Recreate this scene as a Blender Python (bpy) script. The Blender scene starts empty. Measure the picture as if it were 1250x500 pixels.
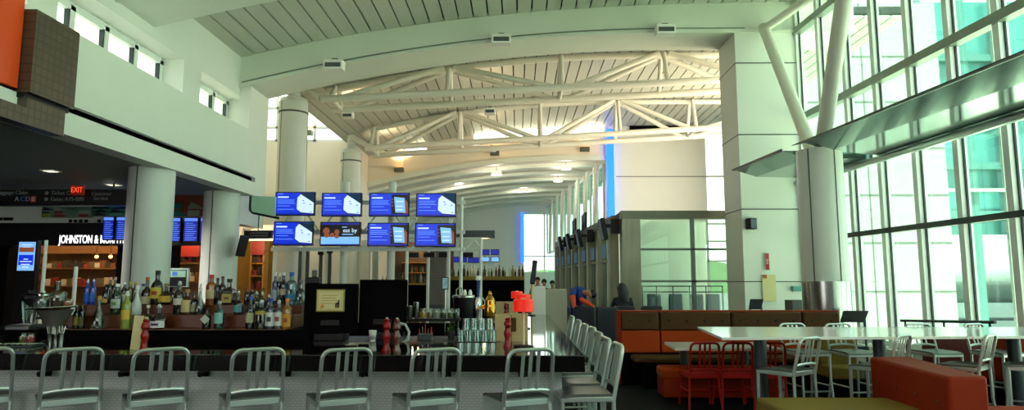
import bpy, bmesh, math, random
from mathutils import Vector, Matrix, Euler
random.seed(7)
SC = bpy.context.scene
COL = SC.collection
PI = math.pi
R = math.radians

# ------------------------------------------------------------------ camera
F = 800.0
EYE = Vector((0, 0, 1.62))
PITCH = math.atan(93 / F)
YAW = math.atan(7 / F)
fh = Vector((-math.sin(YAW), math.cos(YAW), 0))
RGT = Vector((math.cos(YAW), math.sin(YAW), 0))
FWD = fh * math.cos(PITCH) + Vector((0, 0, math.sin(PITCH)))
UPV = -fh * math.sin(PITCH) + Vector((0, 0, math.cos(PITCH)))


def ray(px, py):
    return RGT * ((px - 625) / F) + UPV * ((250 - py) / F) + FWD


def at(px, py, Y):
    d = ray(px, py)
    return EYE + d * (Y / d.y)


def atz(px, py, z):
    d = ray(px, py)
    return EYE + d * ((z - EYE.z) / d.z)


def atx(px, py, xp):
    d = ray(px, py)
    return EYE + d * ((xp - EYE.x) / d.x)


cam = bpy.data.cameras.new('camera')
cam.sensor_width = 36
cam.lens = F / 1250 * 36
cam.clip_end = 400
cam_o = bpy.data.objects.new('camera', cam)
COL.objects.link(cam_o)
cam_o.location = EYE
cam_o.rotation_euler = (PI / 2 + PITCH, 0, YAW)
SC.camera = cam_o
SC.view_settings.view_transform = 'Standard'
SC.view_settings.look = 'None'
SC.view_settings.gamma = 1
SC.view_settings.use_curve_mapping = False


# ------------------------------------------------------------------ materials
def lin(h):
    h = h.lstrip('#')
    out = []
    for i in (0, 2, 4):
        c = int(h[i:i + 2], 16) / 255
        out.append(c / 12.92 if c <= .04045 else ((c + .055) / 1.055) ** 2.4)
    return (*out, 1)


def M(name, hx, rough=.5, metal=0.0, var=.10, scale=6.0, bump=0.0, emit=0.0, spec=.5, stretch=None, coat=0.0):
    m = bpy.data.materials.new(name)
    m.use_nodes = True
    nt = m.node_tree
    b = nt.nodes['Principled BSDF']
    c = lin(hx)
    tc = nt.nodes.new('ShaderNodeTexCoord')
    mp = nt.nodes.new('ShaderNodeMapping')
    mp.inputs['Scale'].default_value = stretch or (1, 1, 1)
    nz = nt.nodes.new('ShaderNodeTexNoise')
    nz.inputs['Scale'].default_value = scale
    nz.inputs['Detail'].default_value = 3
    mix = nt.nodes.new('ShaderNodeMix')
    mix.data_type = 'RGBA'
    mix.inputs['A'].default_value = tuple(max(0, v * (1 - var)) for v in c[:3]) + (1,)
    mix.inputs['B'].default_value = tuple(min(1, v * (1 + var)) for v in c[:3]) + (1,)
    L = nt.links.new
    L(tc.outputs['Object'], mp.inputs['Vector'])
    L(mp.outputs['Vector'], nz.inputs['Vector'])
    L(nz.outputs['Fac'], mix.inputs['Factor'])
    L(mix.outputs['Result'], b.inputs['Base Color'])
    b.inputs['Roughness'].default_value = rough
    b.inputs['Metallic'].default_value = metal
    b.inputs['Specular IOR Level'].default_value = spec
    b.inputs['Coat Weight'].default_value = coat
    b.inputs['Coat Roughness'].default_value = .05
    if bump:
        bp = nt.nodes.new('ShaderNodeBump')
        bp.inputs['Strength'].default_value = bump
        bp.inputs['Distance'].default_value = .01
        L(nz.outputs['Fac'], bp.inputs['Height'])
        L(bp.outputs['Normal'], b.inputs['Normal'])
    if emit:
        L(mix.outputs['Result'], b.inputs['Emission Color'])
        b.inputs['Emission Strength'].default_value = emit
    return m


def glass_mat(name, tint, refl=.06, rough=.02, gain=.5):
    m = bpy.data.materials.new(name)
    m.use_nodes = True
    nt = m.node_tree
    nt.nodes.remove(nt.nodes['Principled BSDF'])
    out = nt.nodes['Material Output']
    tr = nt.nodes.new('ShaderNodeBsdfTransparent')
    tr.inputs['Color'].default_value = tint
    gl = nt.nodes.new('ShaderNodeBsdfGlossy')
    gl.inputs['Roughness'].default_value = rough
    gl.inputs['Color'].default_value = (.9, 1, .97, 1)
    mx = nt.nodes.new('ShaderNodeMixShader')
    lw = nt.nodes.new('ShaderNodeLayerWeight')
    lw.inputs['Blend'].default_value = .25
    mul = nt.nodes.new('ShaderNodeMath')
    mul.operation = 'MULTIPLY_ADD'
    mul.inputs[1].default_value = gain
    mul.inputs[2].default_value = refl
    L = nt.links.new
    L(lw.outputs['Fresnel'], mul.inputs[0])
    L(mul.outputs[0], mx.inputs[0])
    L(tr.outputs[0], mx.inputs[1])
    L(gl.outputs[0], mx.inputs[2])
    L(mx.outputs[0], out.inputs['Surface'])
    return m


def brick_mat(name, c1, c2, mortar, bw, bh, msize=.02, rough=.6, offset=0.0, axes='XZ'):
    m = bpy.data.materials.new(name)
    m.use_nodes = True
    nt = m.node_tree
    b = nt.nodes['Principled BSDF']
    tc = nt.nodes.new('ShaderNodeTexCoord')
    sp = nt.nodes.new('ShaderNodeSeparateXYZ')
    cb = nt.nodes.new('ShaderNodeCombineXYZ')
    br = nt.nodes.new('ShaderNodeTexBrick')
    br.offset = offset
    br.inputs['Color1'].default_value = lin(c1)
    br.inputs['Color2'].default_value = lin(c2)
    br.inputs['Mortar'].default_value = lin(mortar)
    br.inputs['Scale'].default_value = 1
    br.inputs['Brick Width'].default_value = bw
    br.inputs['Row Height'].default_value = bh
    br.inputs['Mortar Size'].default_value = msize
    L = nt.links.new
    L(tc.outputs['Object'], sp.inputs[0])
    L(sp.outputs[axes[0]], cb.inputs['X'])
    L(sp.outputs[axes[1]], cb.inputs['Y'])
    L(cb.outputs[0], br.inputs['Vector'])
    L(br.outputs['Color'], b.inputs['Base Color'])
    b.inputs['Roughness'].default_value = rough
    return m


m_wall = M('white_paint', 'DCDFD6', .55, var=.03, scale=2)
m_beige = M('warm_white_paint', 'E2D9C6', .55, var=.03, scale=2)
m_beam = M('beam_paint', 'D8DDCF', .5, var=.03, scale=2)
m_steelw = M('white_steel_paint', 'DDDCCE', .4, var=.03)
m_plank = M('ceiling_plank', 'B9BDB0', .45, var=.08, scale=3, stretch=(30, 1, 1))
m_gap = M('ceiling_gap', '1c1f1e', .8)
m_soffit = M('soffit_paint', '787C78', .6, var=.05)
m_floor = M('floor_carpet', '17191a', .85, spec=.15, var=.25, scale=40, bump=.2)
m_colm = M('column_enamel', 'C9CFC8', .3, var=.03)
m_seam = M('seam_dark', '4b504d', .6)
m_mull = M('mullion_paint', 'DDE3DE', .4, var=.03)
m_mulld = M('mullion_gasket', '1d2c2c', .5)
m_alu = M('brushed_aluminium', 'CDD4D0', .36, .85, var=.10, scale=30, stretch=(1, 1, 12), bump=.03)
m_aluseat = M('aluminium_seat', '80837F', .42, 1.0, var=.12, scale=20)
m_steel = M('stainless_steel', 'B9BDB8', .22, 1.0, var=.1, scale=12)
m_dsteel = M('dark_steel', '4A5254', .4, .8, var=.1)
m_red = M('red_powder_coat', 'B01810', .4, var=.08, spec=.3)
m_black = M('black_plastic', '08090a', .4, var=.2, spec=.3)
m_matte = M('matte_black', '050505', .9, var=.2, spec=.08)
m_stone = M('black_polished_stone', '0a0908', .06, var=.5, scale=60, spec=.9)
m_white = M('white_laminate', 'E9EAE4', .12, var=.02, spec=.6)
m_edge = M('laminate_edge', 'CFCFC6', .4)
m_orange = M('orange_vinyl', 'A83C0A', .6, spec=.15, var=.08, scale=5, bump=.05)
m_redor = M('burnt_orange_vinyl', '8E2808', .6, spec=.15, var=.08, scale=5, bump=.05)
m_olive = M('olive_vinyl', '856C2E', .6, spec=.15, var=.08, scale=5, bump=.05)
m_brown = M('brown_tufted_vinyl', '50361C', .6, spec=.15, var=.12, scale=6, bump=.06)
m_maroon = M('maroon_vinyl', '5a1a12', .5, var=.1)
m_navy = M('navy_vinyl', '0E1A2B', .5, var=.15)
m_greyseat = M('grey_blue_vinyl', '4A6266', .5, var=.1)
m_wood = M('bar_shelf_wood', '5A2808', .4, var=.25, scale=8, stretch=(1, 8, 8))
m_crate = M('pale_wood', 'B9A272', .5, var=.15, scale=8, stretch=(1, 6, 6))
m_shopwood = M('shop_wood', '8A5A24', .5, var=.2, scale=5)
m_shopyel = M('shop_ochre', 'A9782B', .5, var=.15, scale=4)
m_lampred = M('lamp_red', 'D8200E', .4, emit=.35)
m_millred = M('mill_red_lacquer', '8E0C08', .25, var=.08, spec=.4)
m_millbr = M('mill_brown_lacquer', '5A2C14', .2, var=.1, coat=.5)
m_brass = M('polished_brass', 'C2903A', .18, 1.0, var=.08)
m_paper = M('cream_paper', 'D9CE96', .6, var=.06)
m_cert = M('certificate_frame', '9B8F3B', .4, .3)
m_tile_brown = brick_mat('brown_mosaic_tile', '57483A', '4D4034', '40362c', .105, .105, .012, .35, axes='YZ')
m_tile_bar = brick_mat('bar_front_tile', 'E2E8E2', 'DCE3DD', 'C6CFC8', .04, .022, .004, .35, .5)
m_sign = M('sign_black', '121314', .35)
m_signtxt = M('sign_text_grey', '6F7471', .5, emit=.05)
m_screen = M('screen_blue', '1230C8', .3, emit=.5, var=.1, scale=2)
m_screend = M('screen_deep_blue', '0E1E8C', .3, emit=.5)
m_scrtxt = M('screen_text', '5C86F0', .4, emit=.6)
m_scrwhite = M('screen_white', 'B8CCEA', .4, emit=.6)
m_scrsky = M('screen_sky', '6FA4D8', .4, emit=.6)
m_scrblack = M('screen_black', '05060c', .3)
m_scrskin = M('screen_brown', '8A4A32', .4, emit=.4)
m_neon = M('blue_light', '1460FF', .4, emit=1.6, var=.02)
m_letter = M('lit_letter', 'FFFFFF', .4, emit=.9, var=.01)
m_exit = M('exit_red', 'D02010', .4, emit=.6)
m_warm = M('warm_bulb', 'FFB060', .4, emit=3.0, var=.02)
m_lightbox = M('light_fixture_white', 'E8E8E0', .4, var=.02)
m_downlight = M('downlight_lens', 'FFF2D8', .4, emit=.7, var=.02)
m_stonemetal = M('veined_panel', '8A8A78', .3, .4, var=.35, scale=2.2, stretch=(3, 3, .5))
m_bronze = M('bronze_frame', '6B6D5E', .35, .6, var=.1)
m_orangepanel = M('orange_panel', 'E2480C', .4, var=.12, scale=1.5)
m_skin = M('skin', 'B98160', .5)
m_hair = M('dark_hair', '0c0a09', .5, var=.3)
m_bluecloth = M('blue_cloth', '16398C', .7)
m_orcloth = M('orange_cloth', 'F04A14', .6)
m_dkcloth = M('dark_cloth', '15171c', .8)
m_greycloth = M('grey_cloth', '4a4d52', .8)
m_shelfmetal = M('light_shelf_metal', '7E928D', .14, .85, var=.08)
m_panelext = M('outside_panel', '868D86', .5, var=.03)
m_steelext = M('outside_teal_steel', '42706C', .4, .2)
m_glassext = M('outside_window', '4A8482', .15, .3)
m_asphalt = M('asphalt', '38423f', .9, var=.15)
m_hill = M('hill_green', '4E6A48', .9, var=.3, scale=.3)
m_transom = M('transom_grey', '8C968C', .4, .5)
m_tarmac = M('tarmac', 'D8CFBC', .8, var=.15)
m_yellow = M('yellow_paint', 'C9A42C', .45)
m_green = M('leaf_green', '3A5A1E', .6, var=.3)
g_facade = glass_mat('aqua_glass', (.75, .94, .885, 1), .02, gain=.22)
g_clear = glass_mat('clear_glass', (.90, .97, .93, 1), .03, gain=.3)
g_vest = glass_mat('vestibule_glass', (.82, .93, .88, 1), .05, gain=.3)
g_drink = glass_mat('drinking_glass', (.93, .96, .95, 1), .10, gain=.6)


# ------------------------------------------------------------------ builders
def mw(o):
    m = Matrix.Identity(4)
    while o is not None:
        m = Matrix.LocRotScale(o.location, o.rotation_euler, o.scale) @ m
        o = o.parent
    return m


def tag(o, label=None, cat=None, group=None, kind=None):
    if label: o['label'] = label
    if cat: o['category'] = cat
    if group: o['group'] = group
    if kind: o['kind'] = kind
    return o


def thing(name, label, cat, loc=(0, 0, 0), rz=0.0, group=None):
    o = bpy.data.objects.new(name, None)
    o.empty_display_size = .1
    COL.objects.link(o)
    o.location = loc
    o.rotation_euler = (0, 0, rz)
    return tag(o, label, cat, group)


class MB:
    def __init__(self):
        self.bm = bmesh.new()

    def face(self, pts):
        vs = [self.bm.verts.new(Vector(p)) for p in pts]
        return self.bm.faces.new(vs)

    def b2(self, x0, y0, z0, x1, y1, z1, mat=None):
        pts = [(x0, y0, z0), (x1, y0, z0), (x1, y1, z0), (x0, y1, z0), (x0, y0, z1), (x1, y0, z1), (x1, y1, z1), (x0, y1, z1)]
        vs = [self.bm.verts.new((mat @ Vector(p)) if mat else Vector(p)) for p in pts]
        for f in ((3, 2, 1, 0), (4, 5, 6, 7), (0, 1, 5, 4), (1, 2, 6, 5), (2, 3, 7, 6), (3, 0, 4, 7)):
            self.bm.faces.new([vs[i] for i in f])
        return self

    def box(self, c, s, rz=0.0, rx=0.0, ry=0.0):
        m = Matrix.Translation(Vector(c)) @ Euler((rx, ry, rz)).to_matrix().to_4x4()
        return self.b2(-s[0] / 2, -s[1] / 2, -s[2] / 2, s[0] / 2, s[1] / 2, s[2] / 2, m)

    def prism(self, pts, vec):
        """polygon of 3-D points extruded along vec"""
        v = Vector(vec)
        a = [self.bm.verts.new(Vector(p)) for p in pts]
        b = [self.bm.verts.new(Vector(p) + v) for p in pts]
        n = len(pts)
        self.bm.faces.new(a)
        self.bm.faces.new(b[::-1])
        for i in range(n):
            j = (i + 1) % n
            self.bm.faces.new([a[j], a[i], b[i], b[j]])
        return self

    def path(self, pts, r, n=8, rb=None, closed=False, ref=None, taper=None):
        """sweep an (elliptical) section r x rb along points"""
        rb = rb or r
        pts = [Vector(p) for p in pts]
        N = len(pts)
        rings = []
        prev = None
        for i, p in enumerate(pts):
            if closed:
                t = (pts[(i + 1) % N] - pts[i - 1]).normalized()
            else:
                t = (pts[min(i + 1, N - 1)] - pts[max(i - 1, 0)]).normalized()
            if prev is None:
                u = Vector(ref) if ref else (Vector((0, 0, 1)) if abs(t.z) < .9 else Vector((0, 1, 0)))
            else:
                u = prev
            u = (u - t * u.dot(t))
            if u.length < 1e-6: u = t.orthogonal()
            u.normalize()
            prev = u
            w = t.cross(u)
            k = taper[i] if taper else 1
            ring = []
            for j in range(n):
                a = 2 * PI * (j + .5) / n
                ring.append(self.bm.verts.new(p + u * (math.cos(a) * r * k) + w * (math.sin(a) * rb * k)))
            rings.append(ring)
        for i in range(N if closed else N - 1):
            A, B = rings[i], rings[(i + 1) % N]
            for j in range(n):
                k = (j + 1) % n
                self.bm.faces.new([A[j], A[k], B[k], B[j]])
        if not closed:
            self.bm.faces.new(rings[0][::-1])
            self.bm.faces.new(rings[-1])
        return self

    def tube(self, p, q, r, r1=None, n=10):
        return self.path([p, q], r, n, taper=[1, (r1 if r1 is not None else r) / r])

    def lathe(self, prof, c=(0, 0, 0), n=16, a0=0.0, caps=True):
        c = Vector(c)
        rings = []
        for r, z in prof:
            rings.append([self.bm.verts.new(c + Vector((max(r, 1e-4) * math.cos(a0 + 2 * PI * j / n), max(r, 1e-4) * math.sin(a0 + 2 * PI * j / n), z))) for j in range(n)])
        for A, B in zip(rings, rings[1:]):
            for j in range(n):
                k = (j + 1) % n
                self.bm.faces.new([A[j], A[k], B[k], B[j]])
        if caps:
            self.bm.faces.new(rings[0][::-1])
            self.bm.faces.new(rings[-1])
        return self

    def arc_band(self, r, z0, z1, c=(0, 0, 0), a0=-PI / 2 - 1.2, a1=-PI / 2 + 1.2, n=10, t=.0015):
        c = Vector(c)
        prof = []
        for rr in (r, r + t):
            for z in (z0, z1):
                prof.append([self.bm.verts.new(c + Vector((rr * math.cos(a0 + (a1 - a0) * j / n), rr * math.sin(a0 + (a1 - a0) * j / n), z))) for j in range(n + 1)])
        i0, i1, o0, o1 = prof
        for j in range(n):
            self.bm.faces.new([o0[j], o0[j + 1], o1[j + 1], o1[j]])
            self.bm.faces.new([i0[j + 1], i0[j], i1[j], i1[j + 1]])
            self.bm.faces.new([i1[j], o1[j], o1[j + 1], i1[j + 1]])
            self.bm.faces.new([i0[j], i0[j + 1], o0[j + 1], o0[j]])
        self.bm.faces.new([i0[0], o0[0], o1[0], i1[0]])
        self.bm.faces.new([o0[n], i0[n], i1[n], o1[n]])
        return self

    def ball(self, c, r, s=(1, 1, 1), seg=12):
        m = Matrix.Translation(Vector(c)) @ Matrix.Diagonal((*s, 1))
        bmesh.ops.create_uvsphere(self.bm, u_segments=seg, v_segments=max(6, seg // 2 + 2), radius=r, matrix=m)
        return self

    def build(self, name, mat, parent=None, smooth=True, bevel=0.0, segs=2, **tags):
        bm = self.bm
        bmesh.ops.recalc_face_normals(bm, faces=bm.faces[:])
        if parent is not None:
            bmesh.ops.transform(bm, matrix=mw(parent).inverted(), verts=bm.verts[:])
        me = bpy.data.meshes.new(name)
        bm.to_mesh(me)
        bm.free()
        for m in (mat if isinstance(mat, (list, tuple)) else [mat]):
            me.materials.append(m)
        if smooth:
            me.polygons.foreach_set('use_smooth', [True] * len(me.polygons))
            me.set_sharp_from_angle(angle=R(38))
        o = bpy.data.objects.new(name, me)
        COL.objects.link(o)
        if parent is not None: o.parent = parent
        if bevel:
            b = o.modifiers.new('bevel', 'BEVEL')
            b.width = bevel
            b.segments = segs
            b.limit_method = 'ANGLE'
            b.angle_limit = R(40)
        if tags: tag(o, **tags)
        return o


def single(name, mb, mat, label, cat, group=None, **k):
    """a one-mesh thing with its origin at the middle of its foot"""
    vs = [v.co for v in mb.bm.verts]
    c = Vector(((min(v.x for v in vs) + max(v.x for v in vs)) / 2, (min(v.y for v in vs) + max(v.y for v in vs)) / 2, min(v.z for v in vs)))
    bmesh.ops.translate(mb.bm, vec=-c, verts=mb.bm.verts[:])
    o = mb.build(name, mat, None, **k)
    o.location = c
    return tag(o, label, cat, group)


def struct(name, mb, mat, label=None, cat=None, **k):
    o = mb.build(name, mat, None, **k)
    return tag(o, label, cat, None, 'structure')


KIDS = {}


def children(o):
    return [c for c in bpy.data.objects if c.parent == o]


def family(o):
    """(object, [family of each child]) read once"""
    by = {}
    for c in bpy.data.objects:
        if c.parent: by.setdefault(c.parent.name, []).append(c)
    def f(x): return (x, [f(c) for c in by.get(x.name, [])])
    return f(o)


def copy_family(fam, parent=None):
    o, kids = fam
    c = o.copy()
    COL.objects.link(c)
    c.parent = parent
    for k in kids: copy_family(k, c)
    return c


def place(fam, first, loc, rz=0.0, label=None, group=None):
    o = fam[0] if first else copy_family(fam)
    o.location = loc
    o.rotation_euler = (0, 0, rz)
    if label: o['label'] = label
    if group: o['group'] = group
    return o


def text(name, s, size, mat, parent, loc, rot=(PI / 2, 0, 0), depth=.004, align='CENTER', squeeze=1.0, bold=0.0):
    cu = bpy.data.curves.new(name, 'FONT')
    cu.body = s
    cu.size = size
    cu.extrude = depth
    cu.align_x = align
    cu.align_y = 'CENTER'
    cu.offset = bold
    o = bpy.data.objects.new('tmp', cu)
    me = bpy.data.meshes.new_from_object(o)
    bpy.data.objects.remove(o)
    m = Matrix.LocRotScale(Vector(loc), Euler(rot), Vector((squeeze, 1, 1)))
    me.transform(mw(parent).inverted() @ m if parent else m)
    me.materials.clear()
    me.materials.append(mat)
    r = bpy.data.objects.new(name, me)
    COL.objects.link(r)
    if parent: r.parent = parent
    return r


def round_path(pts, r, n=5):
    """polyline with its inner corners rounded by radius r"""
    pts = [Vector(p) for p in pts]
    out = [pts[0]]
    for a, b, c in zip(pts, pts[1:], pts[2:]):
        u = (a - b); v = (c - b)
        k = min(r, u.length * .49, v.length * .49)
        p, q = b + u.normalized() * k, b + v.normalized() * k
        for i in range(n + 1):
            t = i / n
            out.append((1 - t) ** 2 * p + 2 * t * (1 - t) * b + t * t * q)
    out.append(pts[-1])
    return out


# ================================================================== THE SETTING
def frosted(name, k=.65):
    """frosted glass: diffuse and translucent, lit by the daylight behind it"""
    m = M(name, 'CFE0D4', .4, var=.06, scale=1.5, stretch=(8, 1, .3))
    nt = m.node_tree
    tr = nt.nodes.new('ShaderNodeBsdfTranslucent')
    tr.inputs['Color'].default_value = (.82, .92, .86, 1)
    mx = nt.nodes.new('ShaderNodeMixShader')
    mx.inputs[0].default_value = k
    nt.links.new(nt.nodes['Principled BSDF'].outputs[0], mx.inputs[1])
    nt.links.new(tr.outputs[0], mx.inputs[2])
    nt.links.new(mx.outputs[0], nt.nodes['Material Output'].inputs['Surface'])
    return m


def zb(x):
    """underside of the arched beam"""
    return 7.87 - .0115 * min(0, x - 4) ** 2


def zroof(x):
    return zb(x) + .70 + .012 * max(0, -x - 1) + .02 * max(0, x - 2)


def xg(y, off=0.0):
    """glass facade plane (slightly splayed from the hall axis)"""
    return 7.94 - .0525 * y + off


# floor and mezzanine
struct('floor', MB().b2(-17, -9, -.2, 8.45, 17.4, 0).b2(-17, 17.4, -.2, 7.2, 49, 0), m_floor, 'dark grey hall floor running from the bar to the far gates', 'floor', smooth=False)

# front roof: planks along the hall, dark gaps over them
def plank_roof(name, x0, x1, y0, y1, zf, label):
    mb = MB()
    w, gap = .33, .04
    x = x0
    while x < x1:
        xe = min(x + w, x1)
        z0, z1 = zf(x), zf(xe)
        mb.prism([(x, y0, z0), (xe, y0, z1), (xe, y0, z1 + .05), (x, y0, z0 + .05)], (0, y1 - y0, 0))
        x = xe + gap
    o = struct(name, mb, m_plank, label, 'ceiling', smooth=False)
    mb = MB()
    n = 16
    xs = [x0 + (x1 - x0) * i / n for i in range(n + 1)]
    low = [(x, y0, zf(x) + .10) for x in xs]
    mb.prism(low + [(x, y0, zf(x) + .30) for x in xs[::-1]], (0, y1 - y0, 0))
    struct(name + '_deck', mb, m_gap, label.replace('planks', 'deck above the planks'), 'ceiling', smooth=False)

plank_roof('ceiling', -7.02, 8.3, -8.5, 16.1, zroof, 'grey metal ceiling planks with dark gaps in front of the big arched beam')
plank_roof('ceiling_beyond', -7.15, 10.6, 17.3, 30.1, lambda x: zb(x) + .92, 'grey metal ceiling planks above the white trusses beyond the beam')

# big arched box beam with its flange
mb = MB()
n = 40
xs = [-7.1 + 15.6 * i / n for i in range(n + 1)]
mb.prism([(x, 16.0, zb(x)) for x in xs] + [(x, 16.0, zb(x) + 1.15) for x in xs[::-1]], (0, 1.3, 0))
struct('beam', mb, m_beam, 'big white arched beam spanning the hall', 'beam')
mb = MB()
mb.prism([(x, 10.9, zb(x)) for x in xs] + [(x, 10.9, zb(x) + 1.0) for x in xs[::-1]], (0, 1.2, 0))
mb.prism([(x, 10.83, zb(x) - .03) for x in xs] + [(x, 10.83, zb(x) + .04) for x in xs[::-1]], (0, .07, 0))
struct('beam_near', mb, m_beam, 'nearer white arched beam, only its foot in view at the clerestory wall', 'beam')
mb = MB()
mb.prism([(x, 15.93, zb(x) - .03) for x in xs] + [(x, 15.93, zb(x) + .04) for x in xs[::-1]], (0, .07, 0))
struct('trim_beam_edge', mb, m_beam, 'thin white lip along the lower edge of the arched beam', 'trim')

# --- wing (mall side): soffit, parapet with reveal, clerestory wall
struct('ceiling_soffit', MB().b2(-17, -9, 3.6, -6.1, 15.0, 4.7).b2(-17, 15, 3.62, -7.15, 17.6, 4.7), m_soffit,
       'grey flat soffit over the shops with square downlights', 'ceiling', smooth=False)
mb = MB()
mb.b2(-6.4, -9, 3.58, -6.08, 15.02, 3.89).b2(-6.4, -9, 4.0, -6.08, 15.02, 5.02)
mb.b2(-7.02, 14.72, 3.58, -6.4, 15.02, 5.02)
struct('wall_balcony', mb, m_wall, 'white balcony parapet with a dark slot running along it', 'wall', smooth=False)
mb = MB().b2(-6.39, -9, 3.89, -6.12, 14.85, 4.0).b2(-6.13, -9, 3.9, -6.1, 14.8, 3.975)
struct('trim_slot', mb, m_black, 'dark reveal slot in the balcony parapet', 'trim', smooth=False)

mb = MB()
WX0, WX1 = -7.55, -7.0
opens = [(-8.0, -4.2), (-3.6, .1), (.7, 4.5), (5.1, 8.9), (9.5, 13.27), (14.0, 16.4)]
ZW0, ZW1 = 4.75, 6.25
ys = [-9] + [v for ab in opens for v in ab] + [17.2]
for i in range(0, len(ys), 2):
    mb.b2(WX0, ys[i], ZW0, WX1, ys[i + 1], 7.3)
for a, b in opens:
    mb.b2(WX0, a, ZW1, WX1, b, 7.3)
mb.b2(-7.0, 16.02, 5.0, -6.72, 17.2, 6.5)
mb.b2(-7.02, 15.02, 3.0, -6.72, 17.2, 5.0)
struct('wall_clerestory', mb, m_wall, 'white upper wall with recessed clerestory windows above the balcony', 'wall', smooth=False)
for i, (a, b) in enumerate(opens):
    mb = MB()
    mb.b2(-7.56, a, 6.12, -7.44, b, 6.25).b2(-7.56, a, 4.75, -7.44, b, 4.95)
    k = max(2, round((b - a) / .92))
    for j in range(k + 1):
        y = a + .05 + (b - a - .1) * j / k
        mb.b2(-7.56, y - .06, 4.9, -7.44, y + .06, 6.2)
    f = struct('window_%d' % (i + 1), mb, m_mull, 'clerestory window strip above the balcony, number %s along the wall' % ['one', 'two', 'three', 'four', 'five', 'six'][i], 'window', smooth=False)
    g = MB().b2(-7.51, a, 4.8, -7.49, b, 6.2).build('pane', g_clear, f, smooth=False)
    gk = MB()
    for j in range(k):
        y = a + .05 + (b - a - .1) * (j + 1) / k - .075
        gk.b2(-7.53, y - .014, 4.9, -7.45, y + .014, 6.13)
    gk.build('gasket', m_mulld, f, smooth=False)

# left bay beyond the beam
mb = MB()
mb.b2(-12.2, 27, 3.35, -6.95, 27.3, 7.45)
mb.b2(-12.2, 17.2, 3.4, -11.9, 27.3, 9.8)
mb.b2(-12.2, 17.1, 4.7, -7.0, 17.25, 9.8)
mb.b2(-7.1, 27, 3.35, -6.95, 30, 9.0)
struct('wall_far_bay', mb, m_beige, 'warm white wall below high windows behind the tall white columns', 'wall', smooth=False)
mb = MB()
for z in (7.45, 8.02, 8.85, 9.5):
    mb.b2(-12, 27, z, -6.95, 27.12, z + .09)
for x in (-12, -10.2, -8.6, -7.0):
    mb.b2(x, 27, 7.45, x + .1, 27.12, 9.6)
f = struct('window_7', mb, m_mull, 'bright high windows above the far warm white wall', 'window', smooth=False)
MB().b2(-12, 27.05, 7.45, -6.95, 27.07, 9.6).build('pane', g_clear, f, smooth=False)

struct('added_skylight', MB().b2(-12.2, 17.2, 9.6, -7.1, 27.3, 9.66), frosted('added_skylight_glass', .28), 'unseen frosted skylight added to brighten the bay of the tall columns', 'skylight', smooth=False)  # translucent roof above the view, added to spill soft light on columns and wall

# arch wall across the hall at Y = 30
def zarch(x):
    return 7.2 - .0132 * min(0, x - 2.8) ** 2
mb = MB()
n = 24
xs = [-6.95 + (4.1 + 6.95) * i / n for i in range(n + 1)]
def ztop(x): return zb(x) + .92
mb.prism([(x, 30, zarch(x)) for x in xs] + [(x, 30, ztop(x) - .47) for x in xs[::-1]], (0, .35, 0))
mb.b2(-6.95, 29.95, ztop(-6.95) - .5, -5.3, 30.35, ztop(-5.3) + .1)
mb.b2(-4.2, 29.95, ztop(-4.2) - .5, -2.1, 30.35, ztop(-2.1) + .1)
struct('wall_arch', mb, m_beige, 'warm white wall with a wide shallow arch opening to the far hall', 'wall')
mb = MB()
mb.prism([(x, 29.9, zarch(x) - .02) for x in xs] + [(x, 29.9, zarch(x) + .22) for x in xs[::-1]], (0, .1, 0))
struct('trim_arch', mb, m_beam, 'pale band along the arch of the far wall', 'trim')
mb = MB()
for (a, b) in ((-5.3, -4.2), (-2.1, 4.1)):
    k = max(1, round((b - a) / 1.55))
    for j in range(k + 1):
        x = a + (b - a) * j / k
        mb.b2(x - .05, 30.05, ztop(x) - .5, x + .05, 30.2, ztop(x) + .05)
f = struct('window_8', mb, m_mull, 'strip of bright clerestory glass between the trusses and the arch wall', 'window', smooth=False)
MB().prism([(x, 30.1, ztop(x) - .5) for x in xs] + [(x, 30.1, ztop(x) + .05) for x in xs[::-1]], (0, .02, 0)).build('pane', g_clear, f, smooth=False)

# white wall beside the arch, bright window beyond it
mb = MB()
mb.b2(4.1, 29.95, 3.3, 8.65, 30.3, 9.0)
mb.b2(10.1, 29.95, 0, 10.6, 30.3, 9.0)
struct('wall_white_panel', mb, m_wall, 'white panelled wall beside the blue light strip', 'wall', smooth=False)
mb = MB()
for z in (4.6, 6.4, 8.2):
    mb.b2(4.55, 29.93, z, 8.65, 29.955, z + .03)
struct('trim_panel_joint', mb, m_seam, 'thin joints across the white panelled wall', 'trim', smooth=False)
mb = MB()
for z in (0, 2.5, 3.4, 4.2, 6.4, 8.9):
    mb.b2(8.65, 30, z, 10.1, 30.12, z + .07)
for x in (8.65, 10.03):
    mb.b2(x, 30, 0, x + .07, 30.12, 9)
f = struct('window_9', mb, m_mull, 'tall bright window between the white panelled wall and the grey pier', 'window', smooth=False)
MB().b2(8.65, 30.05, 0, 10.1, 30.07, 9).build('pane', g_clear, f, smooth=False)

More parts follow.
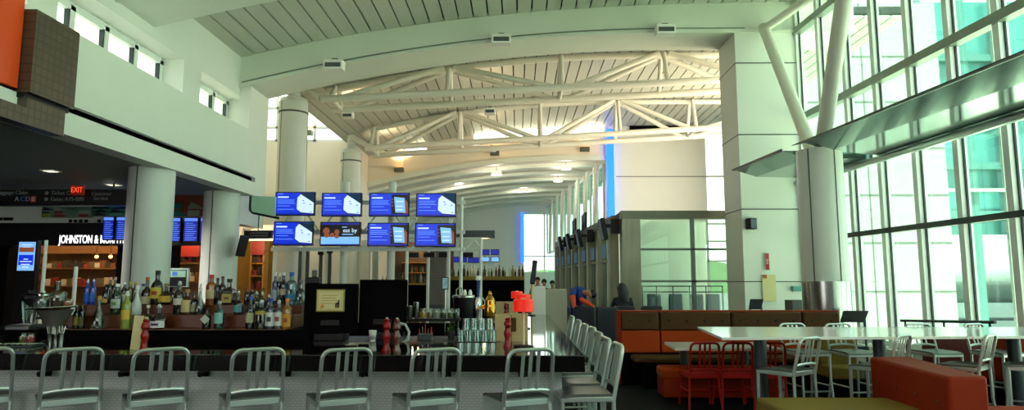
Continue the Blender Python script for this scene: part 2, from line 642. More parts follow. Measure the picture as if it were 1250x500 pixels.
# far hall: ribbed vault, end wall, gate facade
mb = MB()
xs2 = [-7.6 + 12.6 * i / n for i in range(n + 1)]
def zh(x): return zarch(x) + .02
mb.prism([(x, 30.35, zh(x) + .16) for x in xs2] + [(x, 30.35, zh(x) + .5) for x in xs2[::-1]], (0, 18.2, 0))
struct('ceiling_vault', mb, m_beige, 'pale barrel ceiling of the far hall', 'ceiling')
mb = MB()
for k in range(8):
    y = 31.8 + k * 2.2
    mb.prism([(x, y, zh(x)) for x in xs2] + [(x, y, zh(x) + .2) for x in xs2[::-1]], (0, .4, 0))
struct('trim_vault_rib', mb, m_beam, 'pale arched ribs crossing the far barrel ceiling', 'trim')
mb = MB()
mb.b2(-7.9, 30.3, 0, -7.5, 48.5, 7)
mb.b2(-7.9, 48, 0, .35, 48.4, 7.6)
mb.b2(.35, 48, 0, 4.5, 48.4, 2.2).b2(.35, 48, 6.6, 4.5, 48.4, 7.6)
struct('wall_far_end', mb, m_wall, 'white end wall of the far hall', 'wall', smooth=False)
mb = MB()
for x in (.35, 1.9, 3.4):
    mb.b2(x, 48, 2.2, x + .1, 48.12, 6.6)
for z in (2.2, 3.4, 6.5):
    mb.b2(.35, 48, z, 4.4, 48.12, z + .08)
f = struct('window_10', mb, m_mull, 'bright window in the end wall beside the short blue light', 'window', smooth=False)
MB().b2(.35, 48.05, 2.2, 4.4, 48.07, 6.6).build('pane', g_clear, f, smooth=False)

def xf(y):  # far facade above the gates
    return 4.0 - .105 * (y - 30)
mb = MB()
ya, yb = 30.3, 48
for z in (3.6, 6.95):
    mb.prism([(xf(ya), ya, z), (xf(ya) + .12, ya, z), (xf(yb) + .12, yb, z), (xf(yb), yb, z)], (0, 0, .12))
k = 12
for j in range(k + 1):
    y = ya + (yb - ya) * j / k
    mb.b2(xf(y), y - .04, 3.6, xf(y) + .12, y + .04, 7)
f = struct('window_11', mb, m_mull, 'glazed facade of the far hall above the gate row', 'window', smooth=False)
MB().prism([(xf(ya) + .05, ya, 0), (xf(ya) + .07, ya, 0), (xf(yb) + .07, yb, 0), (xf(yb) + .05, yb, 0)], (0, 0, 7.1)).build('pane', g_facade, f, smooth=False)
for j in range(7):
    y = 31 + j * 2.3
    x = xf(y) - .25
    mb = MB()
    mb.tube((x, y, 3.5), (x + .1, y - .55, 7.1), .09).tube((x, y, 3.5), (x + .1, y + .55, 7.1), .09)
    single('facade_strut', mb, m_steelw, 'white V-shaped strut, %s from the blue light, before the far glazed facade' % ['first', 'second', 'third', 'fourth', 'fifth', 'sixth', 'seventh'][j], 'strut', 'V struts of the far facade')

m_soffit_dark = M('dark_wall', '1c1e1e', .7, spec=.2)
# --- glass facade on the daylight side
def facade():
    mb = MB()
    def rail(z, h, d0, d1, y0=-9, y1=16.2):
        mb.prism([(xg(y0, d0), y0, z - h / 2), (xg(y0, d1), y0, z - h / 2), (xg(y1, d1), y1, z - h / 2), (xg(y1, d0), y1, z - h / 2)], (0, 0, h))
    yk = 16.0
    ymull = []
    while yk > -9:
        ymull.append(yk)
        yk -= 1.045
    for y in ymull:
        mb.b2(xg(y, -.11), y - .065, 0, xg(y, .05), y + .065, 8.9)
    rail(.42, .10, -.1, .05)
    rail(8.62, .3, -.1, .1)
    f = struct('window_12', mb, m_mull, 'tall aqua glass curtain wall with white mullions', 'window', smooth=False)
    mb2 = MB()
    mb, keep = mb2, mb
    for y in ymull:
        mb2.b2(xg(y, -.035), y - .092, 0, xg(y, -.005), y - .066, 8.9)
    def rail2(z, h, d0, d1, y0=-9, y1=16.2):
        mb2.prism([(xg(y0, d0), y0, z - h / 2), (xg(y0, d1), y0, z - h / 2), (xg(y1, d1), y1, z - h / 2), (xg(y1, d0), y1, z - h / 2)], (0, 0, h))
    rail2(2.6, .10, -.12, .0)
    mb2.build('gasket', m_mulld, f, smooth=False)
    mb = MB()
    for z, h in ((5.62, .16), (7.86, .16)):
        mb.prism([(xg(-9, -.16), -9, z - h / 2), (xg(-9, .03), -9, z - h / 2), (xg(16.2, .03), 16.2, z - h / 2), (xg(16.2, -.16), 16.2, z - h / 2)], (0, 0, h))
    mb.build('transom', m_transom, f, smooth=False)
    mb = MB().prism([(xg(-9), -9, 0), (xg(-9, .02), -9, 0), (xg(16.2, .02), 16.2, 0), (xg(16.2), 16.2, 0)], (0, 0, 8.9))
    mb.build('pane', g_facade, f, smooth=False)
facade()
mb = MB().prism([(xg(-9, -.28), -9, 0), (xg(-9, .08), -9, 0), (xg(15.9, .08), 15.9, 0), (xg(15.9, -.28), 15.9, 0)], (0, 0, .34))
struct('trim_sill', mb, m_wall, 'low white sill under the glass curtain wall', 'trim', smooth=False)

struct('wall_behind', MB().b2(-7.2, -9.2, 0, 8.6, -9, 4.3).b2(-7.2, -9.2, 7.8, 8.6, -9, 9), m_soffit_dark, 'unseen dark wall behind the camera, its high opening shaped for the light', 'wall', smooth=False)  # out of view; dark face and opening shaped to set light on the bar
# pier
p0, p1 = at(905, 250, 16.0), at(979, 250, 16.0)
mb = MB().b2(p0.x, 16.0, 0, p1.x + .25, 17.3, 7.87)
pier = struct('pier', mb, m_wall, 'big square white pier at the end of the arched beam', 'pier', smooth=False)
mb = MB()
for z in (1.6, 3.36, 5.22, 7.05):
    mb.b2(p0.x - .006, 15.985, z, p1.x + .25, 17.36, z + .022)
mb.build('joint', m_seam, pier, smooth=False)
mb = MB().b2(p1.x - .06, 15.9, 1.5, p1.x + .02, 16.0, 4.3).b2(p1.x - .35, 15.9, 1.38, p1.x + .02, 16, 1.5)
mb.build('edge_trim', M('teal_trim', '5A8C84', .3, .4), pier, smooth=False)

# columns (structure)
def column(name, x, y, r, z1, label, seams=(0.0,), base=None, neck=None):
    mb = MB().lathe([(r, 0), (r, z1)], (x, y, 0), 40)
    o = struct(name, mb, m_colm, label, 'column')
    mb = MB()
    for a in seams:
        mb.box((x + (r + .001) * math.cos(a), y + (r + .001) * math.sin(a), z1 / 2), (.012, .02, z1 - .02), rz=a)
    mb.build('seam', m_seam, o, smooth=False)
    if base:
        MB().lathe([(r + .02, 0), (r + .02, base)], (x, y, 0), 40).build('steel_sleeve', m_steel, o)
    if neck:
        MB().lathe([(r, 0), (r * .9, .12), (r * .45, .2), (r * .4, neck)], (x, y, z1), 24).build('neck', m_colm, o)
        MB().lathe([(r + .015, 0), (r + .015, .05)], (x, y, z1 - .35), 40).build('ring', m_seam, o)
    return o
c = at(180.5, 300, 11.5)
column('column_near', c.x, c.y, .375, 3.62, 'round white column under the soffit beside the lit shop sign', (-PI / 2 - .15,))
c = at(268.5, 300, 14.6)
column('column_second', c.x, c.y, .385, 3.62, 'round white column under the soffit end with the blue screens beside it', (-PI / 2 - .1,))
c = at(1004, 270, 12.5)
CX = c.x
column('column_window', CX, 12.5, .41, 4.12, 'round white column with steel base sleeve standing before the glass wall', (-PI / 2 + .25, -PI / 2 - .9, 0.4), base=1.62)
cA = at(354, 250, 19.6)
column('column_tall', cA.x, 19.6, .43, 7.05, 'tall white column carrying the nearer truss', (-PI / 2 - .6, .2), neck=.7)
cB = at(427, 250, 25)
column('column_tall_far', cB.x, 25, .38, 6.55, 'tall white column carrying the farther truss', (-PI / 2 - .6, .2), neck=.7)

# V brace on the window column: a thing each
def brace(name, a, b, r, label):
    single(name, MB().tube(a, b, r, n=16), m_steelw, label, 'brace', 'tubular braces over the window column')
MB_top = Vector((CX - .02, 12.5, 4.1))
brace('roof_brace', (CX - .05, 12.6, 4.05), at(932, 33, 15.85), .13, 'white tube brace leaning from the window column up to the beam')
brace('roof_brace', (CX, 12.4, 4.05), (4.9, 8.3, 8.3), .135, 'white tube brace rising from the window column towards the camera')
q = at(932, 36, 15.75)
brace('roof_brace', q, (7.2, 13.6, 8.3), .1, 'short white tube brace from the beam corner up to the ceiling')

# light shelf, two lengths
def light_shelf(y0, y1, tip, label):
    t = thing('light_shelf', label, 'light shelf', (6.4, (y0 + y1) / 2, 4.15), group='metal light shelves on the glass wall')
    def xo(y): return 5.38 + .0875 * (12.3 - y)
    def sec(y, cut=0.0):
        return [(xo(y) , y, 4.22), (xo(y) + .5, y, 4.06), (xg(y, -.14), y, 4.06), (xg(y, -.14), y, 4.24)]
    def quadstrip(mb, f):
        A, B = f(y0), f(y1)
        if tip:
            B = [Vector(p) + Vector((0, tip * (1 if i in (2, 3) else 0), 0)) for i, p in enumerate(B)]
        va = [mb.bm.verts.new(Vector(p)) for p in A]
        vb = [mb.bm.verts.new(Vector(p)) for p in B]
        mb.bm.faces.new(va); mb.bm.faces.new(vb[::-1])
        for i in range(len(A)):
            j = (i + 1) % len(A)
            mb.bm.faces.new([va[j], va[i], vb[i], vb[j]])
        return mb
    quadstrip(MB(), sec).build('shelf_plate', m_shelfmetal, t, smooth=False)
    quadstrip(MB(), lambda y: [(xo(y) - .03, y, 4.2), (xo(y), y, 4.2), (xo(y), y, 4.26), (xo(y) - .03, y, 4.26)]).build('edge_strip', m_dsteel, t, smooth=False)
    y1b = y1
    MB().path([(xg(y0, -.22), y0, 3.985), (xg(y1b + .8, -.22), y1b + .8, 3.985)], .07, 12).build('blind_tube', m_alu, t)
light_shelf(-6, 12.2, .5, 'long reflective metal light shelf running towards the camera along the glass wall')
light_shelf(13.0, 15.3, .2, 'short metal light shelf beyond the round window column by the pier')

# roof trusses beyond the beam
def truss(Y, dY, pts_bot, nodes_top, zt, label, sl):
    """pts_bot: (x0,z0,x1,z1) of the bottom chord"""
    x0, z0, x1, z1 = pts_bot
    t = thing('roof_truss', label, 'truss', ((x0 + x1) / 2, Y, min(z0, z1)), group='white roof trusses')
    zc = lambda x: z0 + (z1 - z0) * (x - x0) / (x1 - x0)
    for dy in (0, dY):
        MB().path([(x0, Y + dy, zc(x0)), (x1, Y + dy, zc(x1))], .11, 12, rb=.12).build('bottom_chord', m_steelw, t)
    yc = Y + dY / 2
    xs = [x0 + (x1 - x0) * i / 20 for i in range(21)]
    MB().path([(x, yc, zt(x)) for x in xs], .1, 10).build('top_chord', m_steelw, t)
    for i, xn in enumerate(nodes_top):
        mb = MB()
        for dy in (0, dY):
            y = Y + dy
            mb.tube((xn, y, zc(xn)), (xn, yc + (y - yc) * .35, zt(xn)), .075)
        mb.build('web_post', m_steelw, t)
    for i in range(len(nodes_top) - 1):
        a, b = nodes_top[i], nodes_top[i + 1]
        mb = MB()
        for dy in (0, dY):
            y = Y + dy
            if i % 2 == 0: mb.tube((a + .25, y, zc(a)), (b - .15, yc + (y - yc) * .35, zt(b)), .09)
            else: mb.tube((a + .15, yc + (y - yc) * .35, zt(a)), (b - .2, y, zc(b)), .09)
        mb.build('web_diagonal', m_steelw, t)
    mb = MB()
    for xn in nodes_top[::2]:
        mb.tube((xn, Y, zc(xn)), (xn, Y + dY, zc(xn)), .06)
    mb.build('cross_tie', m_steelw, t)
    return t
zr = lambda x: zb(x) + .78
a, b = at(392, 121, 19.3), at(884, 97.4, 19.3)
k = (b.x - a.x) / 492
truss(19.3, 1.25, (a.x, a.z, b.x + 1.5, b.z + .07), [a.x + .3, at(546, 100, 19.3).x, at(686, 100, 19.3).x, at(815, 100, 19.3).x, b.x + 1.2], zr, 'white tubular roof truss just beyond the arched beam, carried by the nearer tall column', 0)
a, b = at(446, 181, 24.6), at(884, 155, 24.6)
truss(24.6, 1.4, (a.x, a.z, b.x + 3.5, b.z + .2), [a.x + .2, at(560, 160, 24.6).x, at(660, 150, 24.6).x, at(757, 150, 24.6).x, at(850, 150, 24.6).x, b.x + 3.2], zr, 'farther white tubular roof truss in front of the arch wall', 0)
mb = MB().tube((cA.x, 19.6, 7.7), at(392, 119, 19.3), .11).tube((cA.x, 19.6, 7.4), at(366, 105, 19.3), .11)
single('truss_bracket', mb, m_steelw, 'white bracket tubes joining the nearer tall column to its truss', 'bracket')
mb = MB().tube((cB.x, 25, 7.2), at(454, 181, 24.6), .11)
single('truss_bracket', mb, m_steelw, 'white bracket tube joining the farther tall column to its truss', 'bracket')

# conduit and lights on the beam
mb = MB()
xs = [-6.9 + 12.6 * i / 30 for i in range(31)]
mb.path([(x, 15.88, zb(x) + .06) for x in xs], .017, 6)
single('cable_conduit', mb, m_transom, 'thin grey conduit along the lower edge of the arched beam', 'conduit')
def fixture(px, py, Y, w, h, label, grp, up=.06):
    p = at(px, py, Y)
    t = thing('ceiling_light', label, 'light fixture', p, group=grp)
    MB().box(p, (w, .28, h)).build('housing', m_lightbox, t, smooth=False, bevel=.012)
    MB().box(p + Vector((0, -.145, -.02)), (w * .8, .02, h * .45)).build('louver', m_seam, t, smooth=False)
    MB().box(p + Vector((0, .05, h / 2 + .03)), (w * .3, .1, .08)).build('mount', m_dsteel, t, smooth=False)
    if Y > 17:
        l = bpy.data.lights.new('indirect_light', 'SPOT')
        l.energy = 50
        l.color = (1, .74, .46)
        l.spot_size = R(140)
        l.spot_blend = 1
        l.shadow_soft_size = .2
        lo = bpy.data.objects.new('indirect_light', l)
        COL.objects.link(lo)
        lo.parent = t
        lo.location = (0, .1, .25)
        lo.rotation_euler = (PI - .2, 0, 0)
for i, (px, py) in enumerate(((408, 80), (612, 49), (812, 37))):
    fixture(px, py, 15.75, .48, .24, 'white box light on the arched beam, %s' % ['nearest the balcony wall', 'at the middle of the span', 'nearest the grey-white pier'][i], 'box lights on the beam')
for i, (px, py) in enumerate(((425, 138), (598, 133))):
    fixture(px, py + 3, 20.6, .34, .2, 'small white box light under the nearer truss, %s' % ['at its column end', 'at midspan'][i], 'box lights under the trusses')
for i, (px, py) in enumerate(((471, 187), (600, 181))):
    fixture(px, py + 1, 26.1, .34, .2, 'small white box light under the farther truss, %s' % ['at its column end', 'at midspan'][i], 'box lights under the trusses')

# uplight sconces on the arch wall and far bay wall
def sconce(px, py, Y, label):
    p = at(px, py, Y - .2)
    t = thing('wall_sconce', label, 'sconce', p, group='dark uplight sconces')
    MB().box(p, (.42, .3, .2)).build('housing', m_bronze, t, smooth=False, bevel=.02)
    MB().box(p + Vector((0, 0, .103)), (.34, .22, .01)).build('lens', m_warm, t, smooth=False)
    l = bpy.data.lights.new('uplight', 'SPOT')
    l.energy = 95
    l.color = (1, .62, .30)
    l.spot_size = R(110)
    l.spot_blend = .8
    l.shadow_soft_size = .1
    lo = bpy.data.objects.new('uplight', l)
    COL.objects.link(lo)
    lo.parent = t
    lo.location = (0, -.25, .25)
    lo.rotation_euler = (PI - .25, 0, 0)
sconce(487, 207, 29.95, 'dark uplight sconce on the warm arch wall, above the FIDS screens')
sconce(604, 187, 29.95, 'dark uplight sconce on the warm arch wall at the middle of the arch')
sconce(714, 182, 29.95, 'dark uplight sconce on the arch wall close to the tall blue light')
sconce(375, 162, 27.0, 'dark uplight sconce on the far white wall between the tall columns')

# box lamps hanging under the far vault
for i, (px, py, Y) in enumerate(((606, 211, 31.5), (691, 204, 31.5), (681, 219, 35), (560, 222, 35), (640, 232, 40), (580, 240, 43))):
    p = at(px, py, Y)
    t = thing('ceiling_light', 'small white box lamp under the far barrel ceiling, %s' % ['nearest, middle of the arch', 'nearest, at the facade end', 'second row, at the facade end', 'second row, over the far bar', 'third row', 'last before the end wall'][i], 'light fixture', p, group='box lamps of the far vault')
    MB().box(p, (.5, .3, .2)).build('housing', m_lightbox, t, smooth=False, bevel=.01)
    MB().box(p - Vector((0, 0, .105)), (.4, .22, .01)).build('lens', m_downlight, t, smooth=False)
    MB().tube(p + Vector((0, 0, .1)), (p.x, p.y, zarch(p.x) + .2), .015, n=6).build('rod', m_dsteel, t)
    for dz, en in ((-.2, 45), (.28, 3)):
        l = bpy.data.lights.new('vault_lamp', 'POINT')
        l.energy = en
        l.color = (1, .95, .84)
        l.shadow_soft_size = .25
        lo = bpy.data.objects.new('vault_lamp', l)
        COL.objects.link(lo)
        lo.parent = t
        lo.location = (0, 0 if dz < 0 else -.5, dz)
# tall blue lights
p = at(746, 262, 29.85)
mb = MB().b2(p.x - .16, 29.72, 4.45, p.x + .16, 29.93, 8.6)
single('hanging_light_strip', mb, m_neon, 'tall glowing blue light strip beside the white panelled wall', 'light strip', smooth=False)
p = at(638, 318, 47.9)
mb = MB().b2(p.x - .12, 47.8, 3.0, p.x + .12, 47.98, 6.6)
single('hanging_light_strip', mb, m_neon, 'short blue light strip on the far end wall by its window', 'light strip', smooth=False)
p = at(803, 157, 29.9)
single('wall_louver', MB().box((p.x, 29.9, p.z), (2.6, .12, .4)), m_matte, 'long black louver high on the white panelled wall', 'louver', smooth=False)

# outside the glass: apron, pale panelled wing, glazed wing
struct('ground_apron', MB().b2(7.3, -40, -1.2, 60, 30, -1.0), m_tarmac, 'pale concrete apron outside the glass wall', 'ground', smooth=False)
xw = at(1163, 300, 26).x
mb = MB().b2(9.4, 26, -1, xw, 29.4, 13)
w = struct('wall_outside_wing', mb, m_panelext, 'white panelled wing of the terminal outside the glass', 'wall', smooth=False)
mb = MB()
for z in (1.2, 3.1, 5.0, 6.9, 8.8, 10.7): mb.b2(9.4, 25.985, z, xw, 26.0, z + .05)
for x in (11.5, 14.0): mb.b2(x, 25.985, -1, x + .05, 26.0, 13)
mb.build('joint', m_seam, w, smooth=False)
mb = MB()
xe = xw + 16
for x in [xw + .2 + 1.9 * i for i in range(9)]:
    mb.b2(x, 28, -1, x + .5, 28.4, 14)
for z in (4.3, 6.4, 8.8, 11.2): mb.b2(xw, 27.95, z, xe, 28.2, z + .3)
f = struct('window_outside_wing', mb, m_steelext, 'teal steel and glass wing outside, past the white panelled wing', 'window', smooth=False)
MB().b2(xw, 28.25, 3.6, xe, 28.3, 14).build('pane', m_glassext, f, smooth=False)
MB().b2(xw + 1, 27.8, 5.4, xe, 27.95, 5.55).b2(xw + 3.6, 27.8, -1, xw + 3.85, 27.95, 14).build('white_rail', m_panelext, f, smooth=False)
struct('ground_taxiway', MB().b2(7.3, 30, -1.25, 120, 160, -1.02).b2(-60, 48.6, -1.25, 7.3, 160, -1.02), m_asphalt, 'dark taxiway beyond the pale apron', 'ground', smooth=False)
rnd = random.Random(11)
mb = MB()
pts = [(-60 + 6 * i, 150, 3.2 + 3.6 * rnd.random()) for i in range(36)]
mb.prism([(-60, 150, -1.2)] + pts + [(150, 150, -1.2)], (0, 6, 0))
struct('hills', mb, m_hill, 'hazy green treeline beyond the taxiway', 'hills', smooth=False)
# parked airliner nose outside
t = thing('airplane', 'white airplane parked on the apron outside the glass', 'airplane', (xw + 7, 48, -1))
prof = [(.05, 0), (.7, .35), (1.25, 1.1), (1.6, 2.4), (1.75, 4.2), (1.75, 22)]
mb = MB()
mb.lathe(prof, (0, 0, 0), 24)
bmesh.ops.transform(mb.bm, matrix=Matrix.Translation((xw + .5, 46, 1.9)) @ Matrix.Rotation(PI / 2, 4, 'Y'), verts=mb.bm.verts[:])
mb.build('fuselage', m_panelext, t)
MB().b2(xw + 2.4, 44.45, 2.2, xw + 3.6, 44.9, 2.55).build('cockpit_window', m_glassext, t, smooth=False)
for dx in (3.2, 12):
    MB().lathe([(.25, 0), (.45, .1), (.45, .3), (.25, .4)], (0, 0, 0), 16).build('wheel', m_matte, t)
    o = t.children[-1] if t.children else None
mb = MB()
for dx in (3.2, 12): mb.tube((xw + dx, 46, -.9), (xw + dx, 46, .6), .12)
mb.build('landing_gear', m_dsteel, t)
i = 0
for ch in [o for o in bpy.data.objects if o.parent == t and o.name.startswith('wheel')]:
    ch.location = Vector((xw + (3.2, 12)[i], 45.8, -.55)) - t.location
    ch.rotation_euler = (PI / 2, 0, 0)
    i += 1
    for v in ch.data.vertices: v.co = v.co + t.location


# ================================================================== THE BAR
BZ = 1.06
xr = at(713, 431, 5.15).x           # counter corner
YF, YB = 5.2, 6.15
counter = thing('bar_counter', 'L-shaped bar with glossy black stone top and pale tiled front', 'bar', (-2, 5.8, 0))
mb = MB()
poly = [(-5.6, YF - .02), (xr, YF - .12), (xr, 11.3), (-.17, 11.3), (-.17, YB), (-5.6, YB)]
mb.prism([(x, y, BZ - .125) for x, y in poly], (0, 0, .125))
mb.build('countertop', m_stone, counter, smooth=False, bevel=.006)
MB().b2(-5.6, 5.55, 0, .27, 5.68, BZ - .125).build('front_panel', m_tile_bar, counter, smooth=False)
MB().b2(.27, 5.5, 0, .36, 5.68, BZ - .125).build('corner_trim', m_alu, counter, smooth=False)
MB().b2(.18, 5.68, 0, .25, 11.2, BZ - .125).build('side_panel', m_tile_bar, counter, smooth=False)
MB().b2(-.17, 6.1, 0, -.1, 11.2, BZ - .125).b2(-5.6, 6.0, 0, -.17, 6.1, BZ - .125).build('back_panel', m_matte, counter, smooth=False)
# bag hooks under the counter edge
for px in (53, 151, 247, 347, 444, 544, 639):
    p = at(px, 450, 5.5)
    mb = MB().box((p.x, 5.53, .865), (.085, .03, .05))
    mb.path(round_path([(p.x, 5.53, .855), (p.x, 5.45, .855), (p.x, 5.45, .885)], .02), .016, 6)
    mb.build('bag_hook', m_black, counter)

# rear counter of the bar island and the back bar block
t = thing('back_counter', 'black service counter along the rear of the bar island', 'counter', (-2.6, 9.6, 0))
MB().b2(-5.4, 9.35, 0, -.2, 9.95, .98).build('cabinet', m_matte, t, smooth=False)
MB().b2(-5.45, 9.3, .98, -.18, 10.0, 1.04).build('worktop', m_stone, t, smooth=False, bevel=.004)
SH = thing('bottle_shelf', 'stepped dark wooden bottle shelf on a black back-bar block', 'shelf', (-3.6, 6.8, 0))
TY = (6.45, 6.72, 6.98)
TZ = (1.16, 1.285, 1.375)
MB().b2(-5.4, 6.36, 0, -2.0, 7.15, 1.155).build('base', m_matte, SH, smooth=False)
x0, x1 = at(84, 384, 6.6).x, at(358, 384, 6.6).x
MB().b2(x0, 6.36, 1.155, x1, 7.15, TZ[0] ).build('tier', m_wood, SH, smooth=False)
MB().b2(x0, 6.585, TZ[0], x1, 7.15, TZ[1]).build('tier', m_wood, SH, smooth=False, bevel=.004)
MB().b2(x0, 6.86, TZ[1], x1, 7.15, TZ[2]).build('tier', m_wood, SH, smooth=False, bevel=.004)

# ------------------------------------------------------------------ bottles
PROF = {
    'wine': [(.96, 0), (1, .02), (1, .56), (.85, .66), (.42, .75), (.36, .8), (.34, .97)],
    'tall': [(.96, 0), (1, .02), (1, .62), (.85, .69), (.42, .76), (.36, .95)],
    'whisky': [(.95, 0), (1, .02), (1, .53), (.78, .63), (.45, .7), (.36, .76), (.35, .94)],
    'squat': [(.9, 0), (1, .06), (1, .40), (.8, .52), (.36, .6), (.28, .66), (.27, .95)],
    'round': [(.55, 0), (.9, .12), (1, .28), (.9, .46), (.5, .58), (.27, .66), (.26, .95)],
    'pear': [(.9, 0), (1, .12), (.85, .36), (.42, .56), (.28, .68), (.27, .95)],
    'square': [(1.3, 0), (1.38, .03), (1.38, .52), (1.0, .6), (.42, .66), (.36, .93)],
}
gl_cache = {}


def gmat(hx, clear=False):
    k = (hx, clear)
    if k not in gl_cache:
        if clear:
            c = lin(hx)
            gl_cache[k] = glass_mat('bottle_glass_' + hx, c, .10)
        else:
            gl_cache[k] = M('bottle_glass_' + hx, hx, .08, var=.15, spec=.7, coat=.5)
    return gl_cache[k]


lab_cache = {}


def lmat(hx):
    if hx not in lab_cache: lab_cache[hx] = M('paper_' + hx, hx, .55, var=.12, scale=40)
    return lab_cache[hx]


def bottle(px, top, tier, wpx, shape, glass, label_hx, cap_hx, words, lz=(.12, .45), clear=False, pourer=False, emblem=None, dy=0.0):
    Y = TY[tier] + dy
    base = TZ[tier]
    p = at(px, (top + 385) / 2, Y)
    H = at(px, top, Y).z - base
    rr = wpx / 2 * Y / F
    t = thing('liquor_bottle', words, 'bottle', (p.x, Y, base), group='liquor bottles on the stepped bar shelf')
    n = 4 if shape == 'square' else 18
    prof = [(r * rr, z * H) for r, z in PROF[shape]]
    Hn = prof[-1][1]
    o = MB().lathe(prof, (p.x, Y, base), n, a0=PI / 4 if n == 4 else 0).build('bottle_glass', gmat(glass, clear), t, bevel=.006 if n == 4 else 0)
    if label_hx:
        z0, z1 = base + lz[0] * H, base + lz[1] * H
        if n == 4:
            lo = MB().box((p.x, Y - rr * .98 - .001, (z0 + z1) / 2), (rr * 1.6, .003, z1 - z0)).build('label', lmat(label_hx), t, smooth=False)
            if emblem: MB().box((p.x, Y - rr * .98 - .004, (z0 + z1) / 2), (rr * .8, .003, (z1 - z0) * .3)).build('emblem', lmat(emblem), lo, smooth=False)
        else:
            lo = MB().arc_band(rr * 1.005, z0, z1, (p.x, Y, 0)).build('label', lmat(label_hx), t)
            if emblem:
                zc = (z0 + z1) / 2
                MB().arc_band(rr * 1.03, zc - (z1 - z0) * .17, zc + (z1 - z0) * .17, (p.x, Y, 0), -PI / 2 - .45, -PI / 2 + .45).build('emblem', lmat(emblem), lo)
    rn = prof[-1][0]
    if pourer:
        mb = MB().lathe([(rn * 1.1, 0), (rn * 1.1, .012), (.006, .02)], (p.x, Y, base + Hn), 10)
        mb.path([(p.x, Y, base + Hn + .01), (p.x, Y, base + Hn + .03), (p.x + .012, Y - .01, base + Hn + .055)], .005, 6)
        mb.build('pour_spout', m_steel, t)
    if cap_hx:
        MB().lathe([(rn * 1.18, 0), (rn * 1.18, H - Hn + (.07 * H if not pourer else 0)), (rn * .9, H - Hn + .072 * H)], (p.x, Y, base + Hn - .07 * H), 12).build('cap', lmat(cap_hx), t)
    return t


B = bottle
# back (top) tier
B(106, 341, 2, 7, 'tall', '123C9C', '1E5ABE', 'AFC4D8', 'slim blue bottle with pale stopper, first of the shelf by the tilted tray', pourer=True)
B(113, 341, 2, 7, 'tall', '123C9C', '2A6AC8', '2A6AD0', 'slim blue bottle with bright blue neck, beside another slim blue bottle', pourer=True)
B(129, 347, 2, 10, 'whisky', '1A120A', 'B99A3C', '1b1b1b', 'small dark bottle with two gold bands near the blue bottles', lz=(.1, .3))
B(134, 338, 2, 7, 'wine', '1d2418', None, 'D8B4B0', 'dark green bottle with pale pink cap, behind the green gin bottle')
B(139.5, 338, 2, 7, 'wine', '20241a', None, 'C4A29E', 'dark bottle with dusty pink cap, touching a pale pink capped one')
B(151, 344, 2, 8, 'wine', '1a241c', 'B5B8A8', 'E4ECEA', 'dark wine bottle with white capsule between gin and gold-capped bottles')
B(158.5, 343, 2, 7, 'tall', '5E5A2A', None, 'C9B24A', 'bottle with bright gold cap behind the yellow-label pourer bottle', clear=False)
B(164.5, 344, 2, 7, 'tall', '3A3418', None, 'B79238', 'bottle with dull gold cap behind the frosted white bottle')
B(174, 346, 2, 9, 'tall', 'A9B4B2', None, '2a2d2e', 'frosted pale bottle with dark cap, behind the bigger frosted one')
B(179, 338, 2, 13, 'squat', '1C0E06', 'B9AE86', 'B5701C', 'dark squat cognac bottle with long orange-gold neck and cream label', lz=(.03, .3))
B(191.5, 330, 2, 14, 'whisky', '0C0F0A', 'C6B53E', '0e0e0e', 'tallest black whisky bottle with yellow label and red seal', lz=(.18, .5), emblem='A2341C')
B(202.5, 346, 2, 17, 'round', '2A1408', 'C9A93A', '8A6A2A', 'round dark amber bottle with gold oval label beside the tall yellow-label bottle', lz=(.12, .42))
B(211, 352, 2, 8, 'tall', '241608', None, '7A2A1A', 'dark bottle with red-brown cap, behind the white round label bottle')
B(257.5, 335, 2, 12, 'tall', '8A4A14', 'C9B98A', 'B01A14', 'tall amber whisky bottle with red cap and slanted cream label', lz=(.2, .5))
B(265, 339, 2, 8, 'wine', '120c10', None, '2a2024', 'dark wine bottle with black capsule beside the amber red-capped one')
B(271, 337, 2, 9, 'wine', '140a0a', '3a1a1a', '5A2622', 'dark wine bottle with maroon capsule beside the square yellow-label bottle')
B(279.5, 340, 2, 14, 'square', '16120a', 'A8954A', '1c1f1c', 'square dark bottle with large mustard label and black stopper', lz=(.08, .42), emblem='6f5c22')
B(301.5, 351, 2, 7, 'wine', '1a1210', None, 'A8182A', 'dark bottle with crimson cap behind the blue-capped bottle')
B(307, 351, 2, 7, 'wine', '1a1416', None, '8E1424', 'dark bottle with deep crimson cap, beside another crimson-capped one')
B(335.5, 332, 2, 7, 'tall', '1A2C5C', '9AB0C0', 'DDE6E4', 'tall slim blue bottle with white capsule, next to tall red-black one')
B(340.5, 333, 2, 6, 'tall', '42525a', None, 'DDE6E4', 'tall clear slim bottle with white capsule, squeezed between taller neighbours', clear=True)
B(345.5, 332, 2, 10, 'wine', '10080c', 'A89A80', 'C9CFCF', 'tall dark wine bottle with silver capsule and tan label', lz=(.3, .48))
B(355.5, 332, 2, 13, 'tall', '9FC0CC', '3A7AA8', '1E50B4', 'wide clear blue bottle with bright blue cap at the end of the shelf', lz=(.16, .32), clear=True)
B(367, 341, 2, 13, 'squat', 'B4BCBA', None, '6a7070', 'squat frosted clear bottle next to the black certificate panel', clear=True)
